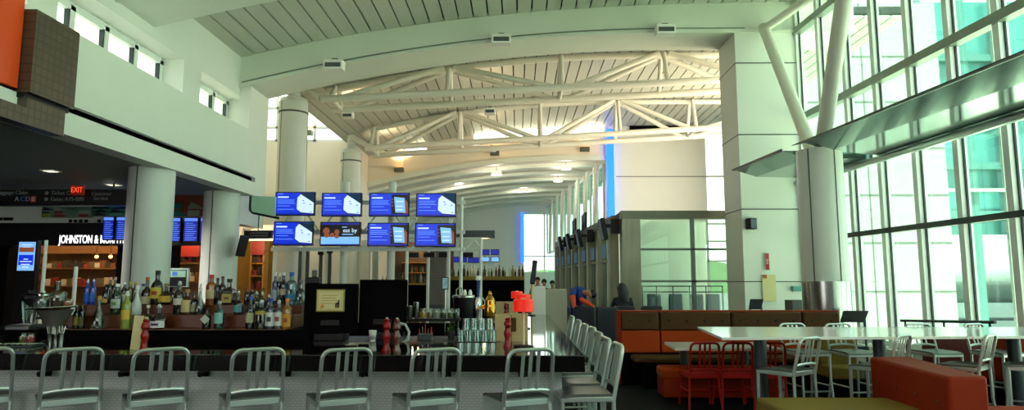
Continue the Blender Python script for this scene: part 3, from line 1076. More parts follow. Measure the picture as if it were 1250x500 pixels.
# middle tier
B(142.5, 346, 1, 12, 'wine', '18341C', 'B9C4BC', 'D8E0DC', 'green gin bottle with white label and white cap', lz=(.2, .5), emblem='5c8c4a')
B(167, 348, 1, 13, 'pear', 'BCC4C4', None, 'E0E4E4', 'large frosted white bottle narrowing to a long neck')
B(218.5, 344, 1, 12, 'wine', '120e0e', 'C9C4B4', '8c8f8c', 'dark bottle with round white label and pour spout', lz=(.3, .5), pourer=True)
B(228.5, 353, 1, 13, 'whisky', '3C2410', 'C4B47A', 'A88A58', 'brown bottle with tall cream label and cork, beside round white label', lz=(.1, .58))
B(237, 356, 1, 10, 'whisky', '1c1610', '8A8468', '3a3430', 'brown bottle with grey-cream label before the clear faceted bottle')
B(244, 351, 1, 12, 'pear', 'A4ACA8', None, 'C0C8C4', 'clear faceted bottle with silver stopper left of the amber whisky'.replace('left of', 'next to'), clear=True, pourer=True)
B(291, 355, 1, 11, 'squat', '14181a', '5A9AA4', '9aa0a0', 'short dark bottle with teal-blue label and silver spout', lz=(.1, .4), pourer=True)
B(313, 357, 1, 10, 'wine', '162010', None, '8c9290', 'dark green bottle with silver spout, first of two by blue-capped bottle', pourer=True)
B(320, 357, 1, 10, 'wine', '1e2a14', None, '9aa09c', 'olive green bottle with silver spout above the yellow-labelled clear bottle', pourer=True)
B(328, 360, 1, 8, 'tall', '1c1c2c', None, 'B4B8B8', 'slim dark bottle with silver cap behind the blue-necked label bottle', pourer=True)
# front tier
B(94, 371, 0, 7, 'tall', '20240c', '8A7A34', '2c2c1c', 'thin olive bottle with mustard label under the tilted tray edge', lz=(.15, .5))
B(100.5, 369, 0, 7, 'tall', '14140c', '55502a', '3a3a30', 'thin dark bottle with drab label beside the thin olive bottle')
B(121, 361, 0, 15, 'pear', 'AEB6A4', None, 'B59A3C', 'clear pear-shaped bottle with gold neck at the front of the shelf', clear=True)
B(155, 355, 0, 11, 'tall', '7A8A24', 'C9A63A', 'D8DCCC', 'yellow-green bottle with gold label and white spout', lz=(.25, .5), pourer=True)
B(181, 372, 0, 13, 'squat', '0e0c0a', '3c3a34', 'C4C0B0', 'small black bottle half hidden behind the red pepper mill')
B(194.5, 372, 0, 19, 'round', '0e0808', 'D0D0CC', '9aa09c', 'black rounded liqueur bottle with white and navy label and red seal', lz=(.06, .34), pourer=True, emblem='2a2a50')
B(253, 376, 0, 10, 'wine', '0e1410', None, '24241f', 'black-green bottle with a tilted white diamond label')
p = at(253, 389, TY[0])
dm = bpy.data.objects[[o.name for o in bpy.data.objects if o.get('label', '').endswith('diamond label')][0]]
MB().box((p.x, TY[0] - .05, p.z), (.066, .003, .066), ry=PI / 4).build('label', lmat('B4BCB0'), dm, smooth=False)
B(268, 367, 0, 11, 'wine', '123A2E', '7AB4AC', '9fb8b4', 'dark green bottle with pale teal label beside the diamond-label bottle', lz=(.2, .58))
B(306, 362, 0, 10, 'wine', '0e1416', 'A8A484', '2A6AC8', 'dark bottle with bright blue cap and oval cream label', lz=(.2, .5))
B(319, 366, 0, 13, 'tall', '7A8060', 'A8983A', '9aa09c', 'clear greenish bottle with yellow neck label near the dark blue-capped bottle', lz=(.5, .62), clear=True, pourer=True)
B(330.5, 364, 0, 11, 'tall', '2c3444', 'C4C8C8', '24409A', 'clear bottle with white label, black figure and blue neck', lz=(.1, .55), emblem='22242c')
B(340.5, 366, 0, 11, 'tall', '54504a', 'C9CCC4', 'A8AEAC', 'clear rum bottle with white label and small red mark', lz=(.12, .58), emblem='8A4A40', pourer=True)
B(350.5, 364, 0, 11, 'tall', '8A5A1C', 'C4892A', 'D07A24', 'amber bottle with orange cap and golden label ending the front row', lz=(.08, .5), emblem='8A4A18')

# ------------------------------------------------------------------ stools and chairs
def make_seat(name, sz, tz, metal, seatm, label, cat):
    t = thing(name, label, cat)
    w, d = .2, .2
    mb = MB()
    pts = [(-.195, -d, 0), (.195, -d, 0), (.205, d, 0), (-.205, d, 0)]
    # seat pan with a dished top
    n = 8
    g = [[None] * (n + 1) for _ in range(n + 1)]
    for i in range(n + 1):
        for j in range(n + 1):
            u, v = -1 + 2 * i / n, -1 + 2 * j / n
            dz = -.014 * (1 - abs(u) ** 2.5) * (1 - abs(v) ** 3) - (.02 * max(0, v - .7) / .3 if v > .7 else 0)
            g[i][j] = mb.bm.verts.new((u * .2 * (1 + .02 * v), v * d, sz + dz))
    for i in range(n):
        for j in range(n):
            mb.bm.faces.new([g[i][j], g[i + 1][j], g[i + 1][j + 1], g[i][j + 1]])
    rim = [g[i][0] for i in range(n + 1)] + [g[n][j] for j in range(1, n + 1)] + [g[i][n] for i in range(n - 1, -1, -1)] + [g[0][j] for j in range(n - 1, 0, -1)]
    low = [mb.bm.verts.new((v.co.x, v.co.y, sz - .03)) for v in rim]
    for i in range(len(rim)):
        k = (i + 1) % len(rim)
        mb.bm.faces.new([rim[k], rim[i], low[i], low[k]])
    mb.bm.faces.new(low)
    mb.build('seat', seatm, t)
    # apron under the seat
    mb = MB()
    mb.b2(-.195, -d - .004, sz - .062, .195, -d + .02, sz - .012).b2(-.2, d - .02, sz - .062, .2, d + .002, sz - .03)
    mb.b2(-.203, -d, sz - .062, -.183, d, sz - .02).b2(.183, -d, sz - .062, .203, d, sz - .02)
    mb.build('apron', metal, t, bevel=.006)
    # back frame: one bent tube
    lean = .085
    yb = -d - .012
    def bx(z): return yb - lean * ((z - sz) / (tz - sz))
    pts = round_path([(-.192, yb, sz - .05), (-.180, bx(tz), tz - .015), (.180, bx(tz), tz - .015), (.192, yb, sz - .05)], .075, 6)
    MB().path(pts, .017, 8, rb=.015, ref=(0, 1, 0)).build('back_frame', metal, t)
    zl = sz + .055
    rail = [(-.187, bx(zl), zl - .012), (-.1, bx(zl) - .012, zl), (0, bx(zl) - .016, zl + .004), (.1, bx(zl) - .012, zl), (.187, bx(zl), zl - .012)]
    MB().path(rail, .010, 8, rb=.016, ref=(0, 1, 0)).build('lower_rail', metal, t)
    for x in (-.062, 0, .062):
        MB().path([(x * 1.05, bx(zl) - .013, zl), (x, bx(tz), tz - .025)], .007, 6, rb=.015, ref=(0, 1, 0)).build('back_slat', metal, t)
    for sx in (-1, 1):
        MB().path([(sx * .188, yb, sz - .03), (sx * .193, yb - .005, sz * .5), (sx * .215, yb - .05, 0)], .017, 8, rb=.015, ref=(0, 1, 0)).build('leg', metal, t)
        MB().path([(sx * .19, d - .015, sz - .03), (sx * .195, d - .012, sz * .5), (sx * .208, d + .02, 0)], .017, 8, rb=.015, ref=(0, 1, 0)).build('leg', metal, t)
    zf = .25 if sz > .6 else .18
    mb = MB()
    for sx in (-1, 1): mb.tube((sx * .2, yb - .02, zf + .06), (sx * .2, d, zf + .06), .010, n=8)
    mb.tube((-.2, d, zf), (.2, d, zf), .011, n=8)
    mb.build('stretcher', metal, t)
    return t


stool = make_seat('bar_stool', .755, 1.13, m_alu, m_aluseat, 'aluminium bar stool', 'bar stool')
sf = family(stool)
fl = ['aluminium bar stool mostly cut off by the frame at the end of the bar front',
      'aluminium bar stool at the bar front before the tilted tray and steel cups',
      'aluminium bar stool at the bar front beside the red pepper mill and menu card',
      'aluminium bar stool at the bar front below the teal-label bottle',
      'aluminium bar stool at the bar front before the framed certificate',
      'aluminium bar stool at the bar front before the stacked upturned glasses',
      'aluminium bar stool at the bar corner before the nearer red lamp']
for i, px in enumerate((-18, 93, 199, 317, 424, 532.5, 647)):
    p = at(px, 425, 5.0)
    rz_ = R((39, 38, 35, 31, 27, 25, 23)[i])
    place(sf, i == 0, (p.x - .27 * math.sin(rz_), 5.0 + .25 * math.cos(rz_), 0), rz_, fl[i], 'stools along the bar front')
wl = ['first aluminium stool on the bar side, next to the tiled corner', 'second aluminium stool on the bar side, counted from the tiled corner',
      'third aluminium stool on the bar side, counted from the tiled corner', 'fourth aluminium stool on the bar side, midway along it',
      'fifth aluminium stool on the bar side, counted from the tiled corner', 'sixth aluminium stool on the bar side, one before the far end',
      'last aluminium stool on the bar side, at its far end by the dark seats']
for i, (px, py) in enumerate(((753, 419), (738.6, 412), (729.5, 405), (722, 399), (713, 395), (705, 390), (697, 385))):
    p = atz(px, py, 1.13)
    place(sf, False, (p.x - .27, p.y + .1, 0), PI / 2 + R(4), wl[i], 'stools along the bar side')

# high white table and its stools
HT = thing('high_table', 'long high white communal table with glossy top on dark posts', 'table', (4, 7.4, 0))
A_, B_ = atz(881, 411.5, 1.03), atz(851, 398.5, 1.03)
C_, D_ = Vector((7.0, 8.7, 1.03)), Vector((7.0, 7.38, 1.03))
top = [A_, D_, C_, B_]
MB().prism([(p.x, p.y, 1.0) for p in top], (0, 0, .03)).build('table_top', m_white, HT, smooth=False, bevel=.004)
for px, Y in ((929, 7.6), (1075, 7.9), (1240, 8.0)):
    x = at(px, 450, Y).x
    MB().lathe([(.07, 0), (.07, 1.0)], (x, Y, 0), 20).build('post', m_dsteel, HT)
    MB().lathe([(.3, 0), (.3, .012), (.07, .03)], (x, Y, 0), 28).build('base_plate', m_dsteel, HT)
table_stool = make_seat('bar_stool', .74, 1.07, m_alu, m_aluseat, 'aluminium counter stool', 'bar stool')
tsf = family(table_stool)
high_n = [0]
def high(px, Y, rz, label, dback=.28):
    p = at(px, 405, Y)
    f = Vector((-math.sin(rz), math.cos(rz), 0))
    q = p + f * dback
    place(tsf, high_n[0] == 0, (q.x, q.y, 0), rz, label, 'stools around the high white table')
    high_n[0] += 1
high(987, 6.70, R(36), 'aluminium stool turned sideways at the near edge of the high table, before the olive bench')
high(1101, 7.03, R(38), 'aluminium stool turned sideways behind the orange padded divider')
high(1207, 7.08, R(40), 'aluminium stool turned sideways beyond the divider near the window glass')
high(1292, 7.1, R(58), 'aluminium stool cut by the frame at the window end of the high table')
high(968, 8.92, R(180 + 10), 'aluminium stool on the far side of the high table by the dark post')
high(1024, 8.86, R(180 + 8), 'aluminium stool on the far side of the high table by the olive banquette')
high(1122, 8.86, R(180 + 8), 'aluminium stool on the far side of the high table between olive and maroon banquettes')
high(1190, 8.86, R(180 + 20), 'aluminium stool on the far side of the high table before the maroon banquette')

chair = make_seat('dining_chair', .455, .86, m_red, m_red, 'red chair', 'chair')
cf = family(chair)
cl = ['red metal chair at the low white table, nearest the table corner', 'red metal chair in the middle of the row at the low white table',
      'red metal chair half hidden behind the aluminium stool at the low table']
for i, (px, py) in enumerate(((857, 411.5), (898.5, 412), (939, 412))):
    p = at(px, py, 8.55)
    place(cf, i == 0, (p.x, 8.76, 0), R(2 - i * 3), cl[i], 'red chairs at the low table')

# low white table
LT = thing('low_table', 'long low white table between the red chairs and the banquette', 'table', (3, 9.3, 0))
a, b = atz(824, 424.5, .74), atz(811, 417, .74)
MB().prism([(a.x, a.y, .705), (3.5, a.y, .705), (3.5, max(b.y, 9.72), .705), (b.x, max(b.y, 9.72), .705)], (0, 0, .035)).build('table_top', m_white, LT, smooth=False, bevel=.004)
for x in (a.x + .3, 3.25):
    MB().lathe([(.06, 0), (.06, .7)], (x, 9.62, 0), 18).build('post', m_dsteel, LT)
    MB().lathe([(.25, 0), (.25, .012), (.06, .03)], (x, 9.62, 0), 24).build('base_plate', m_dsteel, LT)
t = thing('bench', 'orange upholstered bench block beside the low white table', 'bench', (2.8, 9.45, 0))
a = atz(804, 446, .45)
MB().b2(a.x, 9.06, .06, 3.6, 9.5, .33).build('base', m_redor, t, bevel=.03, segs=3)
MB().b2(a.x - .01, 9.05, .31, 3.61, 9.52, .45).build('seat_cushion', m_orange, t, bevel=.04, segs=3)

# long banquette with tufted back: five modules
YQ = 10.6
BQ = thing('banquette', 'long banquette with brown tufted back over orange panels', 'banquette', (3.4, YQ, 0))
edges = [757, 805.5, 893, 980, 1027]
xs = [at(e, 395, YQ).x for e in edges]
ztop_, zmid, zlow = at(800, 379, YQ).z, at(800, 403, YQ).z, at(800, 430, YQ).z
for i, (a, b) in enumerate(zip(xs, xs[1:])):
    MB().b2(a + .012, YQ, zmid, b - .012, YQ + .16, ztop_ - .02).build('tufted_back', m_brown, BQ, bevel=.03, segs=3)
    nb = 2 if i in (0, 3) else 4
    for j in range(nb):
        x = a + (b - a) * (j + .5) / nb
        MB().ball((x, YQ - .004, (zmid + ztop_) / 2), .022, (1, .4, 1), 10).build('button', m_black, BQ)
    MB().b2(a + .012, YQ - .02, zlow, b - .012, YQ + .16, zmid - .004).build('orange_panel', m_orange, BQ, bevel=.012)
MB().b2(xs[0] - .03, YQ - .0, 0, xs[0] + .01, YQ + .3, ztop_).b2(xs[0] - .03, YQ + .05, ztop_ - .02, xs[-1], YQ + .3, ztop_).build('frame', m_redor, BQ, smooth=False, bevel=.006)
MB().b2(xs[0] + .15, YQ - .45, zlow - .11, xs[-1], YQ, zlow - .02).build('seat_cushion', m_brown, BQ, bevel=.03, segs=3)
MB().b2(xs[0], YQ - .02, .0, xs[-1], YQ + .3, zlow).build('back_panel', m_matte, BQ, smooth=False)
MB().b2(xs[0] + .3, YQ - .4, .0, xs[-1], YQ - .1, zlow - .11).build('plinth', m_matte, BQ, smooth=False)

# double-sided banquette at the front
t = thing('double_banquette', 'orange padded divider with an olive seat on one side and orange seat on the other', 'banquette', (3.6, 6, 0))
a, b = atz(1061, 435, .85), atz(1157, 459.5, .85)
c = atz(1206, 459, .85)
d = atz(1110, 434.5, .85)
mb = MB().prism([(a.x, a.y, 0), (b.x, b.y, 0), (c.x, c.y, 0), (d.x, d.y, 0)], (0, 0, .85))
mb.build('backrest', m_redor, t, bevel=.03, segs=3)
for z in (.62,):
    for k in range(4):
        p = Vector((a.x, a.y, 0)).lerp(Vector((b.x, b.y, 0)), (k + .5) / 4)
        MB().ball((p.x - .0, p.y, z), .018, (.5, 1, 1), 8).build('button', m_maroon, t)
e = atz(922, 484, .5)
MB().b2(e.x, 5.1, .34, a.x - .02, e.y, .5).build('olive_seat', m_olive, t, bevel=.035, segs=3, label='olive seat cushion')
MB().b2(e.x + .05, 5.1, .0, a.x - .02, e.y - .06, .34).build('plinth', m_matte, t, smooth=False)
f = atz(1098, 494, .46)
MB().b2(b.x + .30, 4.9, .30, b.x + 1.9, f.y, .46).build('orange_seat', m_orange, t, bevel=.035, segs=3, label='orange seat cushion')
MB().b2(b.x + .33, 4.9, .0, b.x + 1.9, f.y - .06, .30).build('plinth', m_matte, t, smooth=False)

# olive and maroon banquettes behind the high table
t = thing('banquette', 'olive padded banquette behind the high table, beside the red chairs', 'banquette', (4.6, 9.3, 0))
a, b = at(1005, 430, 9.35), at(1062, 430, 9.2)
MB().b2(a.x, 9.5, .3, b.x, 9.8, .9).build('backrest', m_olive, t, bevel=.03, segs=3)
MB().b2(a.x, 9.12, .3, b.x - .15, 9.5, .46).build('seat_cushion', m_olive, t, bevel=.03, segs=3)
MB().b2(a.x + .05, 9.16, 0, b.x - .05, 9.75, .3).build('plinth', m_matte, t, smooth=False)
t = thing('banquette', 'dark maroon banquette with an orange seat, behind the far stools', 'banquette', (6, 9.6, 0))
a, b = at(1140, 430, 9.6), at(1214, 430, 9.6)
MB().b2(a.x, 9.6, .3, b.x, 9.9, .95).build('backrest', m_maroon, t, bevel=.03, segs=3)
MB().b2(a.x, 9.14, .3, b.x, 9.6, .47).build('seat_cushion', m_orange, t, bevel=.03, segs=3)
MB().b2(a.x + .05, 9.2, 0, b.x - .05, 9.85, .3).build('plinth', m_matte, t, smooth=False)
t = thing('banquette', 'bright orange-red banquette by the window glass behind the turned stool', 'banquette', (6.7, 8.9, 0))
a = at(1219, 430, 8.9)
MB().b2(a.x, 8.7, .3, 7.15, 9.2, .93).build('backrest', m_redor, t, bevel=.03, segs=3)
MB().b2(a.x + .02, 8.75, 0, 7.1, 9.1, .3).build('plinth', m_matte, t, smooth=False)


# ================================================================== BALCONY SIGN BLOCK
BLK = thing('hanging_tile_sign', 'brown mosaic tiled block with an orange panel hung on the balcony edge', 'sign block', (-6.0, 8.4, 3.6))
ka, kb, kc = atx(45, 15, -5.86), atx(100, 42, -5.86), atx(88, 132, -5.86)
kd, ke, kf = atx(36, 122, -5.88), atx(85, 168, -5.88), atx(34, 20, -6.03)
y0_, y1_ = ka.y, (kb.y + kc.y) / 2
MB().b2(-6.07, y0_, kc.z, -5.86, y1_, kb.z).build('tiled_box', m_tile_brown, BLK, smooth=False)
zl_ = ke.z
MB().b2(-6.07, 5.0, zl_, -5.9, y1_ - .1, zl_ + .2).b2(-6.07, y0_ + .02, zl_ + .2, -5.9, y1_ - .1, kc.z - .06).build('tiled_band', m_tile_brown, BLK, smooth=False)
MB().b2(-6.07, 4.0, kc.z + .04, -6.0, y0_ - .02, 5.5).build('orange_panel', m_orangepanel, BLK, smooth=False)
MB().b2(-6.07, 4.0, zl_ + .2, -6.02, y0_ + .02, kc.z + .0).build('pale_strip', m_wall, BLK, smooth=False)
MB().b2(-6.07, y0_, kc.z - .06, -5.93, y1_, kc.z).build('shadow_gap', m_black, BLK, smooth=False)

# ================================================================== MALL SIDE UNDER THE SOFFIT
YS = 15.4
def X(px, Y): return at(px, 300, Y).x
def Z(py, Y, px=625): return at(px, py, Y).z
# enclosure
struct('wall_mall_back', MB().b2(-17.2, -9, 0, -17, 27.3, 4.7).b2(-17, 19.4, 0, -9.3, 19.6, 4.7), m_matte, 'dark back wall of the shops under the soffit', 'wall', smooth=False)
mb = MB()
mb.b2(-17, YS, 2.98, -7.15, YS + .3, 3.6)
struct('wall_shop_bulkhead', mb, m_wall, 'white bulkhead band over the shop fronts', 'wall', smooth=False)
mb = MB().b2(-17, YS - .04, 2.46, -7.15, YS + .2, 2.99)
struct('wall_shop_fascia', mb, m_sign, 'black fascia band over the shop openings', 'wall', smooth=False)
mb = MB()
for px in (5, 150, 207): mb.b2(X(px, YS) - .12, YS, 0, X(px, YS) + .12, YS + .3, 2.5)
struct('trim_shop_pier', mb, m_matte, 'dark shop front piers', 'trim', smooth=False)
# lit shop sign
t = thing('shop_sign', 'white glowing shop name lettering on the black fascia', 'sign', (X(112, YS), YS - .05, Z(291, YS)))
MB().b2(X(70, YS), YS - .06, Z(297, YS), X(156, YS), YS - .035, Z(284, YS)).build('backing', m_sign, t, smooth=False)
text('lettering', 'JOHNSTON & MURPHY', .27, m_letter, t, (X(74, YS), YS - .07, Z(292.5, YS, 110)), align='LEFT', squeeze=.56, bold=.003)
# hanging directional sign
YD = 13.0
t = thing('directional_sign', 'long black hanging directional sign with faint grey writing', 'sign', (X(70, YD), YD, Z(240, YD, 70)))
zt_, zb_ = Z(231, YD, 70), Z(250.5, YD, 70)
MB().b2(X(-40, YD), YD, zb_, X(157, YD), YD + .2, zt_).build('sign_box', m_sign, t, smooth=False, bevel=.01)
for x in (X(20, YD), X(130, YD)): MB().tube((x, YD + .1, zt_), (x, YD + .1, 3.6), .02).build('hanger', m_dsteel, t)
text('lettering', 'Baggage Claim', .11, m_signtxt, t, (X(-10, YD), YD - .004, Z(235, YD, 5)), align='LEFT')
for s, px, col in (('A', 16, 'B8C4C0'), ('C', 23, '4A78D0'), ('D', 29.5, '9AA8D0'), ('B', 36, 'D03A2A')):
    if s == 'B': MB().box((X(px, YD), YD - .004, Z(243, YD, 25)), (.11, .008, .13)).build('letter_tile', lmat(col), t, smooth=False)
    text('gate_letter', s, .13, lmat('E0E0DC' if s == 'B' else col), t, (X(px, YD), YD - .012, Z(243, YD, 25)))
text('lettering', 'Ticket Counter', .11, m_signtxt, t, (X(57, YD), YD - .004, Z(235.5, YD, 70)), align='LEFT')
text('lettering', 'Gates A75-B80', .11, m_signtxt, t, (X(57, YD), YD - .004, Z(243, YD, 70)), align='LEFT')
text('lettering', 'Customer', .10, m_signtxt, t, (X(107, YD), YD - .004, Z(236.5, YD, 112)), align='LEFT')
text('lettering', 'Service', .10, m_signtxt, t, (X(110, YD), YD - .004, Z(242, YD, 112)), align='LEFT')
for py in (235.5, 243): MB().lathe([(.035, 0), (.035, .01)], (0, 0, 0), 12).build('pictogram', m_signtxt, None)
k = 0
for o in [o for o in bpy.data.objects if o.name.startswith('pictogram')]:
    o.parent = t
    o.location = Vector((X(52, YD), YD - .005, Z((235.5, 243)[k], YD, 70))) - t.location
    o.rotation_euler = (PI / 2, 0, 0)
    k += 1
p = at(95, 232, 12.85)
t = thing('exit_sign', 'red EXIT sign above the black directional sign', 'sign', p)
MB().box(p, (.25, .06, .19)).build('housing', M('exit_housing', '6a140c', .4, emit=.3), t, smooth=False)
text('lettering', 'EXIT', .15, M('exit_letter', 'E84828', .4, emit=.7), t, p + Vector((0, -.034, 0)), squeeze=.75)
MB().tube(p + Vector((0, 0, .1)), (p.x, p.y, 3.6), .012).build('hanger', m_dsteel, t)
# downlights in the soffit
for px, py, wd in ((62, 208, 'nearer the orange panel'), (138, 225, 'nearer the round column')):
    p = atz(px, py, 3.6)
    t = thing('downlight', 'square downlight in the grey soffit, %s' % wd, 'downlight', p, group='soffit downlights')
    MB().box((p.x, p.y, 3.593), (.24, .24, .014)).build('trim_ring', m_lightbox, t, smooth=False)
    MB().box((p.x, p.y, 3.585), (.17, .17, .01)).build('lens', m_downlight, t, smooth=False)
    l = bpy.data.lights.new('downlight_lamp', 'SPOT')
    l.energy = 420
    l.color = (1, .93, .82)
    l.spot_size = R(150)
    l.spot_blend = 1
    l.shadow_soft_size = .08
    lo = bpy.data.objects.new('downlight_lamp', l)
    COL.objects.link(lo)
    lo.parent = t
    lo.location = (0, 0, -.04)
# abstract art panels over the shops
YA = 15.2
def art(x0, x1, y0, y1, label, cols, seed):
    rnd = random.Random(seed)
    p = at((x0 + x1) / 2, (y0 + y1) / 2, YA)
    t = thing('art_panel', label, 'art panel', p, group='abstract panels over the shops')
    xa, xb, za, zb2 = X(x0, YA), X(x1, YA), Z(y1, YA, 200), Z(y0, YA, 200)
    MB().b2(xa, YA + .01, za, xb, YA + .06, zb2).build('backing', lmat(cols[0]), t, smooth=False)
    nx = max(2, int((xb - xa) / .28)); nz = 3
    for i in range(nx):
        for j in range(nz):
            c = rnd.choice(cols)
            u, v = (xb - xa) / nx, (zb2 - za) / nz
            xx, zz = xa + u * i, za + v * j
            if rnd.random() < .4:
                mb = MB().prism([(xx, YA, zz), (xx + u, YA, zz), (xx + u * rnd.random(), YA, zz + v)], (0, .012, 0))
            else:
                mb = MB().b2(xx + .01, YA, zz + .01, xx + u * (.6 + .38 * rnd.random()), YA + .012, zz + v * (.6 + .38 * rnd.random()))
            mb.build('colour_patch', lmat(c), t, smooth=False)
art(47, 108, 252, 265, 'green and grey abstract panel under the black directional sign', ['6A8A7A', '8A8A22', '5A7A6A', '14161a', '9AA59C', '8A2A22'], 3)
art(109, 152, 251, 263, 'teal triangle abstract panel beside the round column', ['3A7A70', '14202a', '1E3A6A', '5A9A8A', '0e1214'], 5)
art(206, 246, 236, 264, 'red, teal and black abstract panel between the two round columns', ['7A3A1E', '1E6A6A', '14201a', '8A9A7A', '9A2A1E', 'A8702A'], 8)
# small vents on the bulkhead
for grp, xs_ in (('first', (1, 6, 10, 14)), ('second', (86, 92, 98.5, 105, 121))):
    for i, px in enumerate(xs_):
        p = at(px, 267 if grp == 'first' else 269.5, YS - .03)
        single('bulkhead_vent', MB().box(p, (.06, .03, .07)), m_matte, 'small dark square vent in the white bulkhead, %s row' % grp, 'vent', 'bulkhead vents, %s row' % grp, smooth=False)
# blue list screens beside the columns
def screen_list(x0, x1, y0, y1, Y, label):
    p = at((x0 + x1) / 2, (y0 + y1) / 2, Y)
    t = thing('flight_screen', label, 'screen', p, group='blue flight list screens')
    xa, xb, za, zb2 = at(x0, y1, Y).x, at(x1, y1, Y).x, at(x0, y1, Y).z, at(x0, y0, Y).z
    MB().b2(xa, Y, za, xb, Y + .08, zb2).build('housing', m_black, t, smooth=False)
    d_ = MB().b2(xa + .02, Y - .006, za + .02, xb - .02, Y, zb2 - .02).build('display', m_screend, t, smooth=False)
    mb = MB()
    h = zb2 - za
    mb.b2(xa + .02, Y - .009, zb2 - .02 - h * .12, xb - .02, Y - .006, zb2 - .02)
    for k in range(9):
        z = zb2 - .04 - h * .18 - k * h * .085
        mb.b2(xa + .05, Y - .008, z, xa + .05 + (xb - xa) * (.5 + .3 * ((k * 37) % 10) / 10), Y - .006, z + h * .02)
    mb.build('text_lines', m_scrtxt, d_, smooth=False)
    MB().box(((xa + xb) / 2, Y + .15, zb2 - .1), (.06, .16, .06)).build('mount', m_dsteel, t, smooth=False)
screen_list(124, 138, 264, 293, 15.0, 'blue flight list screen at the first column edge, outer one')
screen_list(140, 154, 264, 293, 15.0, 'blue flight list screen partly behind the first round column')
screen_list(206, 219.5, 265, 295, 15.0, 'blue flight list screen just past the first round column')
screen_list(223, 241, 265, 295, 15.0, 'blue flight list screen midway between the two round columns')
screen_list(243, 262, 265, 295, 15.0, 'blue flight list screen mostly behind the second round column')
# advert screen
p = at(33, 313, 14.2)
t = thing('advert_screen', 'tall blue advert screen inside the dark shop front', 'screen', (p.x, 14.2, 0))
xa, xb, za, zb2 = X(23.5, 14.2), X(43.5, 14.2), Z(330, 14.2, 33), Z(295, 14.2, 33)
MB().b2(xa - .04, 14.2, 0, xb + .04, 14.32, zb2 + .04).build('housing', m_black, t, smooth=False)
MB().b2(xa, 14.19, za, xb, 14.2, zb2).build('display', m_scrsky, t, smooth=False)
mb = MB()
for k, (u, wv) in enumerate(((.12, .7), (.2, .5), (.62, .3), (.7, .8), (.8, .6), (.9, .4))):
    z = zb2 - (zb2 - za) * u
    mb.b2((xa + xb) / 2 - wv * .16, 14.184, z, (xa + xb) / 2 + wv * .16, 14.19, z + .02)
mb.build('text_lines', m_scrwhite, t, smooth=False)
MB().b2(xa + .02, 14.183, zb2 - .22, xb - .02, 14.19, zb2 - .12).build('picture', m_scrskin, t, smooth=False)
MB().b2(xa + .02, 14.186, za + .12, xb - .02, 14.19, za + .34).build('blue_block', m_screen, t, smooth=False)

# shop interiors: shelves with goods
def shelf_unit(x0, x1, Y, zs, label, mat, depth=.35, name='shop_shelf'):
    t = thing(name, label, 'shelf', ((x0 + x1) / 2, Y, 0))
    MB().b2(x0, Y + depth, 0, x1, Y + depth + .03, zs[-1] + .4).build('back_panel', mat, t, smooth=False)
    for xx in (x0, x1 - .04): MB().b2(xx, Y, 0, xx + .04, Y + depth, zs[-1] + .4).build('side_panel', mat, t, smooth=False)
    for z in zs: MB().b2(x0, Y, z - .03, x1, Y + depth, z).build('shelf_board', mat, t, smooth=False)
    return t
goods_cols = ['8A2A1A', 'B0702A', 'C9B48A', '5A2A1A', '3a3024', 'A83A22', '6a5a3a', 'D0C4A8', '7A4A1E']
def goods(x0, x1, Y, z, n, kind, words, grp, cols, hmin=.1, hmax=.24, seed=1):
    rnd = random.Random(seed)
    fams = {}
    for i in range(n):
        c = rnd.choice(cols)
        if c not in fams:
            if kind == 'bottle':
                mb = MB().lathe([(.035, 0), (.04, .01), (.04, .17), (.015, .22), (.014, .3)], (0, 0, 0), 10)
            else:
                mb = MB().b2(-.07, -.08, 0, .07, .08, .16)
            o = mb.build('display_' + kind, lmat(c), None, bevel=.008 if kind != 'bottle' else 0)
            tag(o, words, kind, grp)
            fams[c] = (o, True)
        o, fresh = fams[c]
        if not fresh:
            o = o.copy(); COL.objects.link(o)
        fams[c] = (fams[c][0], False)
        s = hmin + (hmax - hmin) * rnd.random()
        o.location = (x0 + (x1 - x0) * (i + .5 + (rnd.random() - .5) * (.5 if kind == 'bottle' else 0)) / n, Y + .12 + (.15 * rnd.random() if kind == 'bottle' else 0), z)
        k = s / (.3 if kind == 'bottle' else .16)
        o.scale = (min(1.2, (x1 - x0) / n / .15), 1, k) if kind != 'bottle' else (k, k, k)
YI = 17.8
xa, xb = X(46, YI), X(146, YI)
shelf_unit(xa, xb, YI, [.5, 1.0, 1.5, 1.98, 2.4], 'dark wooden wall shelf inside the lit-name shop', m_shopwood)
for k, z in enumerate((1.5, 1.98)):
    goods(xa + .1, xb - .1, YI, z, 14, 'box', 'small display box on the lit-name shop shelf, %s board' % ['lower', 'upper'][k], 'boxes in the lit-name shop, %s board' % ['lower', 'upper'][k], goods_cols, seed=k + 3)
xa, xb = X(204, 17.0), X(246, 17.0)
shelf_unit(xa, xb, 17.0, [.6, 1.1, 1.62, 2.1, 2.5], 'wooden shop shelf with red header between the round columns', m_shopwood)
MB().b2(xa, 16.9, 2.25, xb, 16.98, 2.62).build('header', lmat('9A2414'), [o for o in bpy.data.objects if o.get('label', '').startswith('wooden shop shelf with red')][0], smooth=False)
for k, z in enumerate((1.62, 2.1)):
    goods(xa + .06, xb - .06, 17.0, z, 8, 'box', 'small display box on the red-header shelf, %s board' % ['lower', 'upper'][k], 'boxes on the red-header shelf, %s board' % ['lower', 'upper'][k], goods_cols, seed=k + 9)
